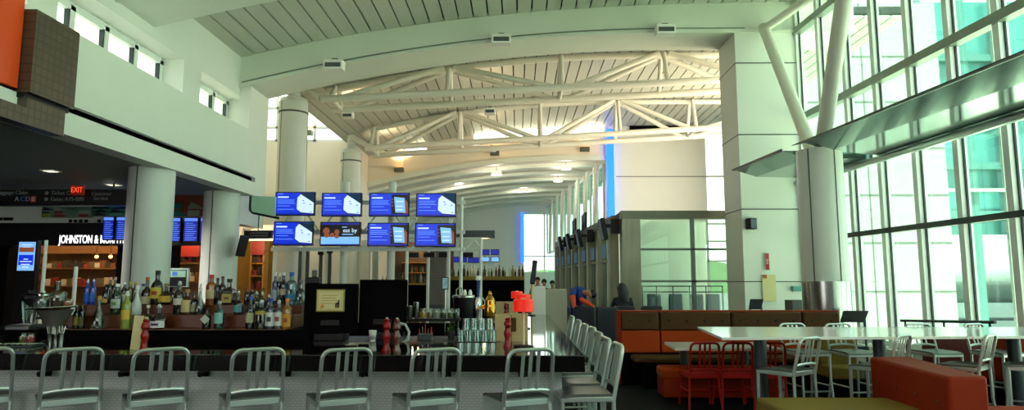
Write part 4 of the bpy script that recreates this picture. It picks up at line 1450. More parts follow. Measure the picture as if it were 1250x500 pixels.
# warm lamps of the shops
for px, py in ((118, 313), (135, 313), (146, 308), (2, 311)):
    p = at(px, py, 16.8)
    t = thing('pendant_lamp', 'small warm pendant bulb in the dark shop, %s' % {118: 'above the shelf middle', 135: 'second towards the column', 146: 'touching the column edge', 2: 'at the picture edge'}[px], 'lamp', p, group='warm shop pendants')
    MB().ball(p, .045).build('bulb', m_warm, t)
    MB().tube(p + Vector((0, 0, .04)), (p.x, p.y, 3.4), .008, n=6).build('cord', m_black, t)
    MB().lathe([(.03, .03), (.02, .09)], p, 10).build('socket', m_brass, t)
def point(x, y, z, e, c=(1, .7, .4), r=.15):
    l = bpy.data.lights.new('shop_light', 'POINT')
    l.energy = e; l.color = c; l.shadow_soft_size = r
    o = bpy.data.objects.new('shop_light', l); COL.objects.link(o); o.location = (x, y, z)
point(X(118, 17), 17.0, 2.9, 32)
point(X(30, 17), 17.0, 2.9, 14)
point(X(225, 16.4), 16.4, 2.9, 26)
# lit menu board between the columns
p = at(218, 337, 14.6)
t = thing('menu_board', 'pale green framed counter screen between the two round columns', 'screen', (p.x, 14.6, 0))
xa, xb, za, zb2 = X(204.5, 14.6), X(232, 14.6), Z(350, 14.6, 218), Z(327, 14.6, 218)
MB().b2(xa, 14.6, za, xb, 14.66, zb2).build('frame', lmat('8AA29A'), t, smooth=False)
MB().b2(xa + .04, 14.59, za + .02, xb - .04, 14.6, zb2 - .04).build('display', m_scrblack, t, smooth=False)
MB().b2(xa + .06, 14.58, zb2 - .2, xb - .06, 14.59, zb2 - .06).build('picture', lmat('7AA08A'), t, smooth=False)
MB().b2((xa + xb) / 2 - .1, 14.578, zb2 - .17, (xa + xb) / 2 + .02, 14.58, zb2 - .08).build('logo', lmat('2A5AB0'), t, smooth=False)
MB().b2((xa + xb) / 2 - .08, 14.62, 0, (xa + xb) / 2 + .08, 14.7, za).build('post', m_dsteel, t, smooth=False)
# slim white poles added in place of the shop's glass edges
for (xa_, ya_, yb_, Y, w_) in ((56.5, 293, 345, 9.6, 'taller one by the advert screen'), (93, 325, 362, 9.2, 'shorter one by the blue bottles')):
    a, b = at(xa_, ya_, Y), at(xa_ - 2, yb_, Y)
    t = thing('glass_edge_pole', 'slim white pole for a shop glass edge, behind the back bar, %s' % w_, 'pole', (b.x, Y, 0), group='slim white poles')
    MB().tube((a.x, Y, 0), (a.x, Y, a.z), .026).build('pole', m_lightbox, t)
    MB().lathe([(.16, 0), (.16, .015), (.03, .03)], (a.x, Y, 0), 20).build('base', m_dsteel, t)

# shop past the second column, hanging sign, green screen
YB2 = 21.0
xa, xb = X(284, YB2), X(334, YB2)
struct('wall_ochre_shop', MB().b2(xa - 1.2, YB2 + 1, 0, xb + .1, YB2 + 1.1, 3.4), m_shopyel, 'ochre wall of the shop past the second column', 'wall', smooth=False)
shelf_unit(X(306, YB2), X(323, YB2), YB2, [.9, 1.35, 1.8, 2.2, 2.6], 'tall ochre shelf with dark goods past the second column', m_shopyel)
for k, z in enumerate((1.35, 1.8, 2.2)):
    goods(X(307, YB2), X(322, YB2), YB2, z, 4, 'box', 'dark display box on the tall ochre shelf, %s board' % ['lower', 'middle', 'upper'][k], 'boxes on the tall ochre shelf, %s board' % ['lower', 'middle', 'upper'][k], ['3a1a14', '5a2018', '241a14', '7a2a22'], seed=k + 21, hmin=.14, hmax=.3)
p = at(314, 306, YB2 - .1)
single('hanging_poster', MB().box((p.x, YB2 - .04, p.z + .15), (.42, .03, .55)), lmat('7A1E1A'), 'red patterned poster at the top of the tall ochre shelf', 'poster', smooth=False)
point(X(312, 20.4), 20.2, 2.9, 30)
p = at(315, 286, 16.5)
t = thing('hanging_sign', 'small black hanging sign past the second column', 'sign', p)
MB().box(p, (.72, .12, .2)).build('sign_box', m_sign, t, smooth=False)
mb = MB()
for k in range(2): mb.box((p.x + .05, p.y - .063, p.z + .035 - .07 * k), (.45, .006, .022))
mb.build('text_lines', m_signtxt, t, smooth=False)
MB().tube(p + Vector((0, 0, .1)), (p.x, p.y, 3.6), .015).build('hanger', m_dsteel, t)
p = at(320, 250, 15.6)
t = thing('hanging_glass_screen', 'pale green glass screen in a black curved bracket at the balcony end', 'screen', p)
xa, xb = at(305, 250, 15.6).x, at(336, 250, 15.6).x
z0, z1 = at(305, 260, 15.6).z, at(305, 239, 15.6).z
MB().prism([(xa + .05, 15.6, z0 + .04), (xb, 15.6, z0 - .08), (xb, 15.6, z1 - .02), (xa + .05, 15.6, z1)], (0, .05, 0)).build('panel', lmat('A6CCB6'), t, smooth=False)
MB().path(round_path([(xa, 15.62, z1 + .03), (xa, 15.62, z0 + .02), (xb + .1, 15.62, z0 - .12)], .12), .03, 8).build('bracket', m_black, t)
p = at(296, 300, 14.3)
t = thing('wall_speaker', 'slim dark tilted display seen edge-on behind the second column', 'display', p)
MB().box(p, (.05, .4, .46), ry=.2).build('housing', m_black, t, bevel=.01)
MB().path([p + Vector((-.0, 0, .24)), p + Vector((.0, 0, .36)), p + Vector((.18, 0, .37))], .02).build('arm', m_lightbox, t)
struct('wall_beam_low', MB().b2(-9.2, 20.8, 2.9, -6.9, 21.0, 3.4), m_beige, 'beige bulkhead over the ochre shop', 'wall', smooth=False)

# ================================================================== FAR CENTRE
# partition of pale panels under the far wall
YP = 26.6
mb = MB()
pan = [(330, 367), (370, 394), (398, 414), (417, 431), (436, 452), (455, 462)]
pw = struct('wall_low_partition', MB().b2(-12, 26.9, 0, -6.9, 27.0, 3.4).b2(-7.6, 29.9, 0, -4.6, 30.0, 3.2), m_beige, 'pale low wall behind the white panels', 'wall', smooth=False)
for i, (a, b) in enumerate(pan):
    w_ = ['widest, beside the tall column', 'second after the tall column', 'third after the tall column', 'fourth, under the food advert screen', 'fifth, under the phone screen', 'narrow last one beside the far bar'][i]
    single('cladding_panel', MB().b2(X(a, 22.5 + i * .3), 22.5 + i * .3, 0, X(b, 22.5 + i * .3), 22.62 + i * .3, 3.1), m_colm, 'upright pale cladding panel below the FIDS screens, %s' % w_, 'panel', 'pale panels below the screens', smooth=False)
for i, (px, py) in enumerate(((367, 304), (376, 304.5), (403, 307), (392, 309))):
    p = at(px, py, 18.8)
    t = thing('post_display', 'slim grey post with black head before the pale panels, %s' % ['first from the tall column', 'second from the tall column', 'black-headed by the food screen', 'shorter plain one'][i], 'post', (p.x, 18.8, 0), group='grey posts before the pale panels')
    MB().box((p.x, 18.8, (p.z - .05) / 2), (.09, .06, p.z - .05)).build('post', m_dsteel, t, smooth=False)
    MB().box((p.x, 18.78, p.z), (.16, .12, .1)).build('head', m_black, t, smooth=False, bevel=.02)
    MB().lathe([(.085, 0), (.085, .02), (.05, .04)], (p.x, 18.8, 0), 18).build('base', m_dsteel, t)

# FIDS frame and screens
YFD = 17.0
FR = thing('screen_frame', 'grey steel frame carrying the two rows of blue screens', 'frame', (at(445, 300, YFD).x, YFD + .3, 0))
fx = [at(px, 300, YFD + .3).x for px in (336, 390, 443, 497, 548, 563)]
ztop_f = at(450, 246, YFD + .3).z
zs_ = [at(450, v, YFD + .3).z for v in (247, 283, 304)]
for x in (fx[0], fx[3], fx[4], fx[5]): MB().tube((x, YFD + .3, 0 if x != fx[0] else 1.5), (x, YFD + .3, ztop_f + (.08 if x != fx[5] else .12)), .045).build('upright', m_mull, FR)
for px in (420, 477.5):
    x_ = X(px, YFD + .6)
    MB().tube((x_, YFD + .62, 0), (x_, YFD + .62, at(px, 222, YFD + .6).z), .105, n=20).build('main_post', m_colm, FR)
for z in zs_:
    MB().b2(fx[0] - .1, YFD + .26, z - .05, fx[5] + .1, YFD + .36, z + .05).build('rail', m_mull, FR, smooth=False)
mb = MB()
for a, b in zip(fx, fx[1:]):
    mb.tube((a, YFD + .3, zs_[1]), ((a + b) / 2, YFD + .3, zs_[0]), .025, n=8).tube(((a + b) / 2, YFD + .3, zs_[0]), (b, YFD + .3, zs_[1]), .025, n=8)
mb.build('bracing', m_mull, FR)
def fids(x0, x1, y0, y1, kind, label):
    a, b = at(x0, y1, YFD), at(x1, y0, YFD)
    xa, xb, za, zb2 = a.x, b.x, a.z, b.z
    p = Vector(((xa + xb) / 2, YFD, za))
    t = thing('advert_screen', label, 'screen', p, group='blue advert screens over the bar')
    MB().b2(xa, YFD, za, xb, YFD + .1, zb2).build('housing', m_black, t, smooth=False, bevel=.01)
    w_, h_ = xb - xa, zb2 - za
    def U(u): return xa + w_ * u
    def V(v): return zb2 - h_ * v
    def rect(mb, u0, v0, u1, v1, d): mb.b2(U(u0), YFD - d, V(v1), U(u1), YFD - d + .003, V(v0)); return mb
    d_ = rect(MB(), .03, .04, .97, .96, .004).build('display', m_screen if kind != 'food' else m_scrblack, t, smooth=False)
    rect(MB(), .03, .90, .97, .955, .006).build('footer_strip', m_screend, d_, smooth=False)
    if kind in 'tag phone':
        rect(MB(), .07, .19, .34, .25, .006).build('headline', m_scrwhite, d_, smooth=False)
        mb = MB()
        for v, ln in ((.33, .42), (.40, .40), (.47, .44), (.58, .3), (.72, .42)): rect(mb, .07, v, .07 + ln, v + .025, .006)
        rect(mb, .07, .07, .2, .1, .006)
        mb.build('text_lines', m_scrtxt, d_, smooth=False)
    if kind == 'tag':
        pts = [(.56, .25), (.64, .10), (.97, .46), (.97, .9), (.66, .86), (.55, .72)]
        MB().prism([(U(.62), YFD - .005, V(.05)), (U(.97), YFD - .005, V(.05)), (U(.97), YFD - .005, V(.95)), (U(.62), YFD - .005, V(.95))], (0, .003, 0)).build('picture', lmat('1a4a78'), d_, smooth=False)
        MB().prism([(U(u), YFD - .009, V(v)) for u, v in pts], (0, .003, 0)).build('bag_tag_picture', m_scrwhite, d_, smooth=False)
        mb = MB()
        for u, v in ((.68, .36), (.7, .46), (.86, .52), (.88, .82)): rect(mb, u, v, u + .05, v + .025, .011)
        mb.build('tag_print', m_screend, d_, smooth=False)
    elif kind == 'phone':
        rect(MB(), .56, .08, .97, .9, .006).build('picture', m_scrblack, d_, smooth=False)
        MB().prism([(U(.9), YFD - .009, V(.28)), (U(.96), YFD - .009, V(.42)), (U(.97), YFD - .009, V(.88)), (U(.84), YFD - .009, V(.88))], (0, .003, 0)).build('hand_picture', m_scrskin, d_, smooth=False)
        MB().prism([(U(.62), YFD - .012, V(.18)), (U(.88), YFD - .012, V(.22)), (U(.91), YFD - .012, V(.84)), (U(.66), YFD - .012, V(.84))], (0, .003, 0)).build('phone_picture', m_scrsky, d_, smooth=False)
        mb = MB()
        for v in (.35, .55, .7): rect(mb, .67, v, .85, v + .05, .014)
        mb.build('phone_rows', m_scrwhite, d_, smooth=False)
        mb = MB()
        for v in (.25, .38, .52): rect(mb, .57, v, .6, v + .05, .009)
        mb.build('finger_picture', m_scrskin, d_, smooth=False)
    else:
        rect(MB(), .03, .62, .97, .92, .007).build('lower_band', m_scrsky, d_, smooth=False)
        rect(MB(), .03, .04, .97, .12, .007).build('header_strip', m_screend, d_, smooth=False)
        mb = MB()
        for u, v, r_ in ((.16, .38, .09), (.17, .55, .07), (.3, .55, .06), (.42, .42, .07), (.42, .6, .06)):
            mb.prism([(U(u) + r_ * math.cos(a * PI / 5), YFD - .01, V(v) + r_ * math.sin(a * PI / 5)) for a in range(10)], (0, .003, 0))
        mb.build('food_picture', m_scrskin, d_, smooth=False)
        text('advert_words', 'eat by', .15, m_scrwhite, d_, (U(.74), YFD - .01, V(.36)))
        mb = MB()
        rect(mb, .55, .2, .66, .24, .009); rect(mb, .55, .5, .82, .54, .009); rect(mb, .4, .74, .8, .79, .009)
        mb.build('text_lines', m_scrsky, d_, smooth=False)
    MB().box((p.x, YFD + .18, (za + zb2) / 2), (.3, .16, .2)).build('mount', m_dsteel, t, smooth=False)
rows = [((335, 385), (392, 442), (450, 500), (507.5, 557)), ((333, 383), (390, 440.5), (448, 499), (506, 556.5))]
ysr = [[(234, 263), (235, 264), (235, 264), (235.5, 264.5)], [(270, 299.5), (270.5, 300), (271.5, 300.5), (272, 301)]]
kinds = [['tag', 'tag', 'phone', 'tag'], ['tag', 'food', 'phone', 'phone']]
labs = [['blue screen with white bag tag, upper row, at the tall column end', 'blue screen with white bag tag, upper row, above the dark food advert',
         'blue screen with hand-held phone in the upper row', 'blue screen with white bag tag, upper row, at the open hall end'],
        ['blue screen with white bag tag in the lower row', 'dark food advert screen with pale blue lower band',
         'blue screen with hand-held phone, lower row, beside the dark food advert', 'blue screen with hand-held phone, lower row, at the open hall end']]
for r_ in range(2):
    for c_ in range(4):
        fids(*rows[r_][c_], *ysr[r_][c_], kinds[r_][c_], labs[r_][c_])
# lattice and grey duct beside the screens
a, b = at(557, 281, 20), at(604, 290, 20)
single('hanging_duct', MB().b2(a.x, 20, b.z, b.x, 20.4, a.z), m_dsteel, 'grey rectangular duct beside the screens over the far bar', 'duct', smooth=False, bevel=.01)
YL = 18.5
t = thing('lattice_frame', 'white lattice frame with black signs over the far bar', 'frame', (at(540, 300, YL).x, YL, 0))
for px in (523, 547, 587): MB().tube((X(px, YL), YL, 0), (X(px, YL), YL, at(px, 292, YL).z), .045).build('upright', m_mull, t)
for py in (292, 305): MB().b2(X(497, YL), YL - .05, Z(py, YL), X(588, YL), YL + .05, Z(py - 2.4, YL)).build('rail', m_mull, t, smooth=False)
mb = MB()
for px in (502, 524, 546, 568):
    mb.tube((X(px, YL), YL, Z(304, YL)), (X(px + 10, YL), YL, Z(292, YL)), .025, n=8).tube((X(px + 10, YL), YL, Z(292, YL)), (X(px + 20, YL), YL, Z(304, YL)), .025, n=8)
mb.build('bracing', m_mull, t)
for i, px in enumerate((505, 524.5, 543, 571)):
    xx = X(px, YL)
    MB().b2(xx - .16, YL - .09, Z(314, YL), xx + .16, YL - .02, Z(308, YL)).build('black_sign', m_black, t, smooth=False)
# far bar
YR = 21.5
t = thing('far_bar', 'distant bar with dark front and yellow ledge beyond the screens', 'bar', (X(560, YR), YR, 0))
MB().b2(X(462, YR), YR, 0, X(522, YR), YR + .8, 1.5).b2(X(546, YR), YR, 0, X(640, YR), YR + .8, 1.66).build('front', m_matte, t, smooth=False)
MB().b2(X(546, YR), YR - .1, 1.66, X(640, YR), YR + .85, 1.78).b2(X(462, YR), YR - .1, 1.5, X(522, YR), YR + .85, 1.56).build('ledge', lmat('8A7420'), t, smooth=False)
MB().b2(X(462, YR), YR + 1.6, 0, X(548, YR), YR + 1.7, 3.0).build('back_wall', lmat('3a2c1c'), t, smooth=False)
for z in (1.9, 2.25): MB().b2(X(482, YR), YR + 1.3, z, X(520, YR), YR + 1.6, z + .03).build('shelf_board', m_shopwood, t, smooth=False)
goods(X(548, YR), X(640, YR), YR + .1, 1.78, 22, 'bottle', 'small bottle on the yellow ledge of the distant bar', 'bottles on the distant bar ledge', ['3a4a1e', '1a1a14', '8A7A3A', '6a2a1a', 'B0B4A4', '2a3a2a'], hmin=.22, hmax=.38, seed=31)
goods(X(464, YR), X(520, YR), YR + .1, 1.56, 14, 'bottle', 'small bottle on the darker ledge of the distant bar', 'bottles on the darker distant ledge', ['2a3a1e', '1a1410', '6a5a2a', '7a2a1a', '7a8a94'], hmin=.22, hmax=.36, seed=33)
goods(X(484, YR), X(519, YR), YR + 1.25, 1.93, 9, 'bottle', 'small bottle on the wall shelf behind the distant bar', 'bottles on the distant wall shelf', ['2a3a1e', '3a5a8a', '8a8a7a', '7a2a1a'], hmin=.2, hmax=.3, seed=35)
point(X(505, YR), YR + .9, 2.9, 25, (1, .72, .35))
point(X(590, YR), YR + .3, 2.6, 14, (1, .8, .4))
a, b = at(523, 305, 20.6), at(546, 356, 20.6)
t = thing('roller_shutter', 'grey roller shutter door between the two parts of the far bar', 'shutter', ((a.x + b.x) / 2, 20.6, 0))
mb = MB()
z = .9
while z < 2.55:
    mb.b2(a.x, 20.6, z, b.x, 20.64, z + .085); z += .09
mb.build('slat', M('shutter_grey', '6a6a66', .5, .3), t, smooth=False)
MB().b2(a.x - .05, 20.58, 0, a.x, 20.7, 2.7).b2(b.x, 20.58, 0, b.x + .05, 20.7, 2.7).b2(a.x, 20.58, 2.55, b.x, 20.75, 2.75).b2(a.x, 20.6, 0, b.x, 20.7, .9).build('housing', m_dsteel, t, smooth=False)
# distant small screens
for i, (x0, x1, y0, y1) in enumerate(((553, 570, 313, 320), (571, 586, 314, 320.5), (588, 597.5, 304, 311), (599, 609.5, 304, 311), (588, 597.5, 313, 319.5), (599, 609.5, 313, 319.5))):
    a, b = at(x0, y1, 34), at(x1, y0, 34)
    t = thing('flight_screen', 'tiny distant blue screen, %s' % ['wide one under the black signs', 'one right under the lattice upright'.replace('right under', 'just under'), 'upper of the pair beside the lattice', 'upper one of the outer pair on the pale end wall', 'lower of the pair beside the lattice', 'lower one of the outer pair on the pale end wall'][i], 'screen', a, group='tiny distant screens')
    MB().b2(a.x, 34, a.z, b.x, 34.1, b.z).build('housing', m_black, t, smooth=False)
    MB().b2(a.x + .03, 33.99, a.z + .03, b.x - .03, 34, b.z - .03).build('display', m_screend if i < 4 else m_scrsky, t, smooth=False)
    yo = 34.08 if i not in (2, 3) else 34.25
    MB().tube(((a.x + b.x) / 2, yo, 0), ((a.x + b.x) / 2, yo, b.z), .05, n=8).build('post', m_mull, t)

m_frost = frosted('frosted_glass')

# ================================================================== GATES AND VESTIBULE
YV = 18.0
pa, pb, pc = at(759, 257, YV), at(781, 257, YV), at(893, 257, YV)
zv = pa.z
V = thing('glass_vestibule', 'glass vestibule with bronze frame and veined corner pillar', 'vestibule', (pa.x, YV, 0))
MB().b2(pa.x, YV, 0, pb.x, YV + .5, zv - .02).build('corner_pillar', m_stonemetal, V, smooth=False)
MB().b2(pa.x - .03, YV - .03, zv - .22, pc.x + .1, YV + .3, zv).build('top_beam', m_bronze, V, smooth=False)
mb = MB()
for px in (846, 891): mb.b2(X(px, YV) - .05, YV, 0, X(px, YV) + .05, YV + .1, zv - .2)
for py in (304, 343): mb.b2(pb.x, YV, Z(py, YV) - .03, pc.x, YV + .1, Z(py, YV) + .03)
mb.build('mullion', M('mullion_green_grey', '6f8078', .4, .4), V, smooth=False)
MB().b2(pb.x, YV + .04, 0, pc.x + .1, YV + .06, zv - .2).build('pane', g_vest, V, smooth=False)
MB().b2(pa.x, YV, zv - .02, pc.x + .1, YV + 1.2, zv).build('roof_slab', m_bronze, V, smooth=False)
struct('wall_vestibule_back', MB().b2(pb.x + .1, YV + 3.2, 0, X(862, YV + 3.2), YV + 3.3, zv - .02), m_frost, 'pale green panel wall inside the vestibule', 'wall', smooth=False)
mb = MB()
for py in (356, 349): mb.tube((pb.x, YV + 1.0, Z(py, YV + 1)), (pc.x, YV + 1.0, Z(py, YV + 1)), .018, n=8)
for px in (783, 800, 820, 840, 860, 880, 890): mb.tube((X(px, YV + 1), YV + 1, 0), (X(px, YV + 1), YV + 1, Z(349, YV + 1)), .016, n=8)
single('handrail', mb, m_dsteel, 'thin grey handrail inside the glass vestibule', 'handrail')
# gate row receding from the vestibule
def xgt(y): return pa.x - .066 * (y - YV)
G = thing('boarding_gate_row', 'row of glazed boarding gate fronts with bronze piers receding down the hall', 'gate front', (xgt(24), 24, 0))
mb = MB().prism([(xgt(19.25), 19.25, zv - .25), (xgt(33), 33, zv - .25), (xgt(33) + 1, 33, zv - .25), (xgt(19.25) + .8, 19.25, zv - .25)], (0, 0, .25))
mb.build('ledge', m_bronze, G, smooth=False)
for k in range(8):
    y = 19.6 + k * 1.9
    MB().b2(xgt(y) - .02, y, 0, xgt(y) + .25, y + .55, zv - .25).build('pier', m_stonemetal, G, smooth=False)
for k in range(7):
    y = 20.15 + k * 1.9
    mb = MB().b2(xgt(y), y, 2.2, xgt(y) + .1, y + 1.35, 2.28).b2(xgt(y), y + .62, 0, xgt(y) + .08, y + .7, zv - .25)
    mb.build('door_frame', m_bronze, G, smooth=False)
    MB().b2(xgt(y) + .04, y, 0, xgt(y) + .06, y + 1.35, zv - .25).build('pane', g_vest, G, smooth=False)
    MB().b2(xgt(y) - .03, y + .1, 2.35, xgt(y) - .01, y + 1.2, 2.75).build('blue_sign', lmat('5A86C0'), G, smooth=False)
struct('wall_gate_back', MB().prism([(3.9, 21.6, 0), (4.0, 21.6, 0), (2.9, 36, 0), (2.8, 36, 0)], (0, 0, 3.3)), m_frost, 'pale wall inside the gate rooms', 'wall', smooth=False)
for i, (px, py, Y) in enumerate(((736, 280, 18.6), (707, 291, 22.5), (694, 295, 25.5), (684, 297.5, 28.5))):
    p = at(px, py, Y)
    t = thing('gate_monitor', 'black tilted gate monitor on a bracket, %s' % ['nearest the veined pillar', 'second from the veined pillar', 'third from the veined pillar', 'last before the far window'][i], 'monitor', p, group='black gate monitors')
    MB().box(p, (.12, .7, .62), ry=-.18).build('housing', m_black, t, bevel=.015)
    MB().box(p + Vector((-.066, 0, .0)), (.01, .62, .54), ry=-.18).build('display', m_scrblack, t, smooth=False)
    xw_ = xgt(Y) + .05
    MB().b2(p.x + .05, Y - .05, p.z + .05, xw_, Y + .05, p.z + .15).b2(xw_ - .25, Y - .12, p.z - .12, xw_, Y + .12, p.z + .3).build('bracket', m_black, t, smooth=False)
for i, (px, py, Y) in enumerate(((713, 270, 22.0), (701, 276, 25.0))):
    p = at(px, py, Y)
    t = thing('gate_number_sign', 'black cut-out gate number sign standing on the ledge, %s' % ['larger nearer one', 'smaller farther one'][i], 'sign', p, group='gate number signs')
    for k in range(4):
        MB().box((p.x, Y + k * .34 - .5, p.z), (.06, .26, .5)).build('character', m_black, t, smooth=False)
    MB().b2(p.x - .03, Y - .65, zv, p.x + .03, Y + .7, p.z - .24).build('rail', m_black, t, smooth=False)

# ================================================================== SEATS, KIOSK, PEOPLE
def lounge_seat():
    t = thing('lounge_seat', 'navy seat', 'seat')
    MB().b2(-.22, -.06, .35, .22, .1, 1.1).build('backrest', m_navy, t, bevel=.04, segs=3)
    MB().b2(-.22, .1, .35, .22, .6, .48).build('seat_cushion', m_navy, t, bevel=.03, segs=3)
    for sx in (-1, 1):
        for y in (0, .55): MB().tube((sx * .19, y, 0), (sx * .19, y, .36), .02, n=8).build('leg', m_dsteel, t)
    for sx in (-1, 1): MB().b2(sx * .235 - .02, 0, .55, sx * .235 + .02, .5, .62).build('armrest', m_black, t, bevel=.01)
    return t
lf = family(lounge_seat())
for i, (px, Y, w_) in enumerate(((683, 14.0, 'beside the grey kiosk counter'), (712, 13.8, 'under the person in blue'), (740, 13.5, 'between the two people'), (761, 14.0, 'in front of the dark-haired person'), (794, 14.2, 'just above the banquette corner'))):
    place(lf, i == 0, (X(px, Y), Y, 0), R(4 * (i - 2)), 'dark navy waiting seat %s' % w_, 'navy waiting seats')
for i, px in enumerate((797, 823, 848, 868)):
    o = place(lf, False, (X(px, 20.4), 20.4, 0), 0, 'grey-blue seat inside the glass vestibule, %s' % ['first from the veined pillar', 'second from the veined pillar', 'third, at the mullion', 'last beside the bright window'][i], 'grey seats in the vestibule')
    o.scale = (.95, 1, 1.12)
    for c_ in [c for c in bpy.data.objects if c.parent == o]:
        if c_.name.startswith(('backrest', 'seat_cushion')):
            c_.data = c_.data.copy(); c_.data.materials[0] = m_greyseat
for i, (px, py, Y, w_) in enumerate(((923, 371, 13.0, 'tilted dark blue chair back above the banquette by the pier'), (1043, 386, 11.6, 'flat black chair back past the banquette end'))):
    p = at(px, py, Y)
    t = thing('folded_seat', w_, 'seat', (p.x, Y, 0))
    wd = .14 if i == 0 else .24
    MB().prism([(p.x - wd, Y, p.z - .1), (p.x + wd * .7, Y, p.z - .1), (p.x + wd * 1.1, Y, p.z + .1), (p.x - wd * .7, Y, p.z + .1)], (0, .05, 0)).build('backrest', m_navy if i == 0 else m_black, t, bevel=.01)
    MB().b2(p.x - wd, Y + .02, .42, p.x + wd, Y + .5, .5).build('seat_cushion', m_navy if i == 0 else m_black, t, bevel=.02)
    mb = MB()
    for sx in (-1, 1): mb.tube((p.x + sx * wd * .8, Y + .03, 0), (p.x + sx * wd * .8, Y + .03, p.z - .05), .018).tube((p.x + sx * wd * .8, Y + .45, 0), (p.x + sx * wd * .8, Y + .45, .45), .018)
    mb.build('legs_frame', m_dsteel, t)
# low rail by the window
qa, qb = at(1100, 391, 12.0), at(1215, 393, 9.95)
t = thing('window_rail', 'thin dark rail on slim posts along the foot of the glass wall', 'rail', ((qa.x + qb.x) / 2, (qa.y + qb.y) / 2, 0))
MB().tube(qa, qb, .025).build('rail', m_dsteel, t)
for k in (.05, .5, .95):
    q = qa.lerp(qb, k)
    MB().tube((q.x, q.y, 0), q, .018).build('post', m_dsteel, t)
# kiosk
a, b = at(649, 349, 12.6), at(666, 366, 12.6)
t = thing('kiosk', 'grey-white kiosk box with low beige counter beyond the bar end', 'kiosk', (a.x, 12.6, 0))
MB().b2(a.x, 12.6, 0, b.x, 13.1, a.z).build('cabinet', m_lightbox, t, smooth=False, bevel=.015)
MB().b2(b.x, 12.7, 0, at(692, 360, 12.7).x, 13.2, at(680, 353, 12.7).z).build('counter', lmat('A6A392'), t, smooth=False, bevel=.01)
# pier signs
Yp = 15.97
p = at(936.5, 319, Yp)
t = thing('extinguisher_sign', 'small red vertical fire extinguisher sign on the grey-white pier', 'sign', p)
MB().box(p, (.11, .02, .43)).build('plate', lmat('D8D0C8'), t, smooth=False)
MB().box(p + Vector((0, -.012, 0)), (.085, .006, .40)).build('red_field', lmat('A82418'), t, smooth=False)
text('lettering', 'FIRE', .07, lmat('E8E0D8'), t, p + Vector((0, -.018, .0)), rot=(PI / 2, -PI / 2, 0))
p = at(939, 351, Yp)
t = thing('notice', 'cream paper notice with red corner tag on the grey-white pier', 'notice', p)
MB().box(p, (.32, .012, .63)).build('sheet', m_paper, t, smooth=False)
MB().box(p + Vector((-.1, -.01, .27)), (.1, .008, .09)).build('red_tag', lmat('A85A38'), t, smooth=False)
p = at(917, 273, Yp - .1)
t = thing('wall_speaker', 'small black speaker on the grey-white pier', 'speaker', p)
MB().box(p, (.2, .2, .27), rz=.25).build('housing', m_black, t, bevel=.02)
MB().box(p + Vector((.02, -.11, 0)), (.15, .012, .2), rz=.25).build('grille', m_dsteel, t, smooth=False)
MB().box(p + Vector((.0, .1, 0)), (.06, .1, .06)).build('bracket', m_black, t, smooth=False)
p = at(977, 372, 14.5)
single('cabinet_box', MB().b2(p.x - .18, 14.5, 0, p.x + .2, 14.9, Z(366, 14.5)), lmat('4a4e4c'), 'dark grey cabinet at the foot of the pier by the round column', 'cabinet', smooth=False, bevel=.01)


# people -------------------------------------------------------------
def human(name, joints, edges, mats, label, hair=None):
    """joints: name -> (xyz, radius); edges: (a, b, material index); one skinned body"""
    names = list(joints)
    me = bpy.data.meshes.new(name)
    me.from_pydata([joints[n][0] for n in names], [(names.index(a), names.index(b)) for a, b, _ in edges], [])
    o = bpy.data.objects.new(name, me)
    COL.objects.link(o)
    m = o.modifiers.new('skin', 'SKIN')
    for i, n_ in enumerate(names):
        r = joints[n_][1]
        me.skin_vertices[0].data[i].radius = (r, r) if not isinstance(r, tuple) else r
    me.skin_vertices[0].data[0].use_root = True
    s = o.modifiers.new('sub', 'SUBSURF'); s.levels = 2; s.render_levels = 2
    dg = bpy.context.evaluated_depsgraph_get()
    nm = bpy.data.meshes.new_from_object(o.evaluated_get(dg))
    bpy.data.objects.remove(o)
    for mm in mats: nm.materials.append(mm)
    segs = [(Vector(joints[a][0]), Vector(joints[b][0]), k) for a, b, k in edges]
    for p_ in nm.polygons:
        c = p_.center
        best = (9e9, 0)
        for a, b, k in segs:
            ab = b - a
            t_ = max(0, min(1, (c - a).dot(ab) / max(ab.length_squared, 1e-9)))
            dd = (c - a - ab * t_).length
            if dd < best[0]: best = (dd, k)
        p_.material_index = best[1]
        p_.use_smooth = True
    body = bpy.data.objects.new(name, nm)
    COL.objects.link(body)
    tag(body, label, 'person')
    return body


def hand(j, e, wrist, palm, d, side, mi, r=.011):
    """a palm and five separate fingers from a wrist; d: finger direction, side: across the palm"""
    d = Vector(d).normalized(); side = Vector(side).normalized(); nrm = d.cross(side)
    P = Vector(j[wrist][0])
    j[palm] = (P + d * .07, (.032, .018)); e.append((wrist, palm, mi))
    for k, (off, ln) in enumerate(((-.03, .065), (-.01, .078), (.01, .072), (.03, .055))):
        a, b, c = (palm + 'f%d%d' % (k, q) for q in range(3))
        base = P + d * .085 + side * off
        j[a] = (base, r); j[b] = (base + d * ln * .5 + nrm * .008, r * .9); j[c] = (base + d * ln * .85 + nrm * .03, r * .75)
        e += [(palm, a, mi), (a, b, mi), (b, c, mi)]
    a, b = palm + 't0', palm + 't1'
    j[a] = (P + d * .04 + side * .045, r * 1.1); j[b] = (P + d * .075 + side * .065 + nrm * .02, r * .85)
    e += [(palm, a, mi), (a, b, mi)]


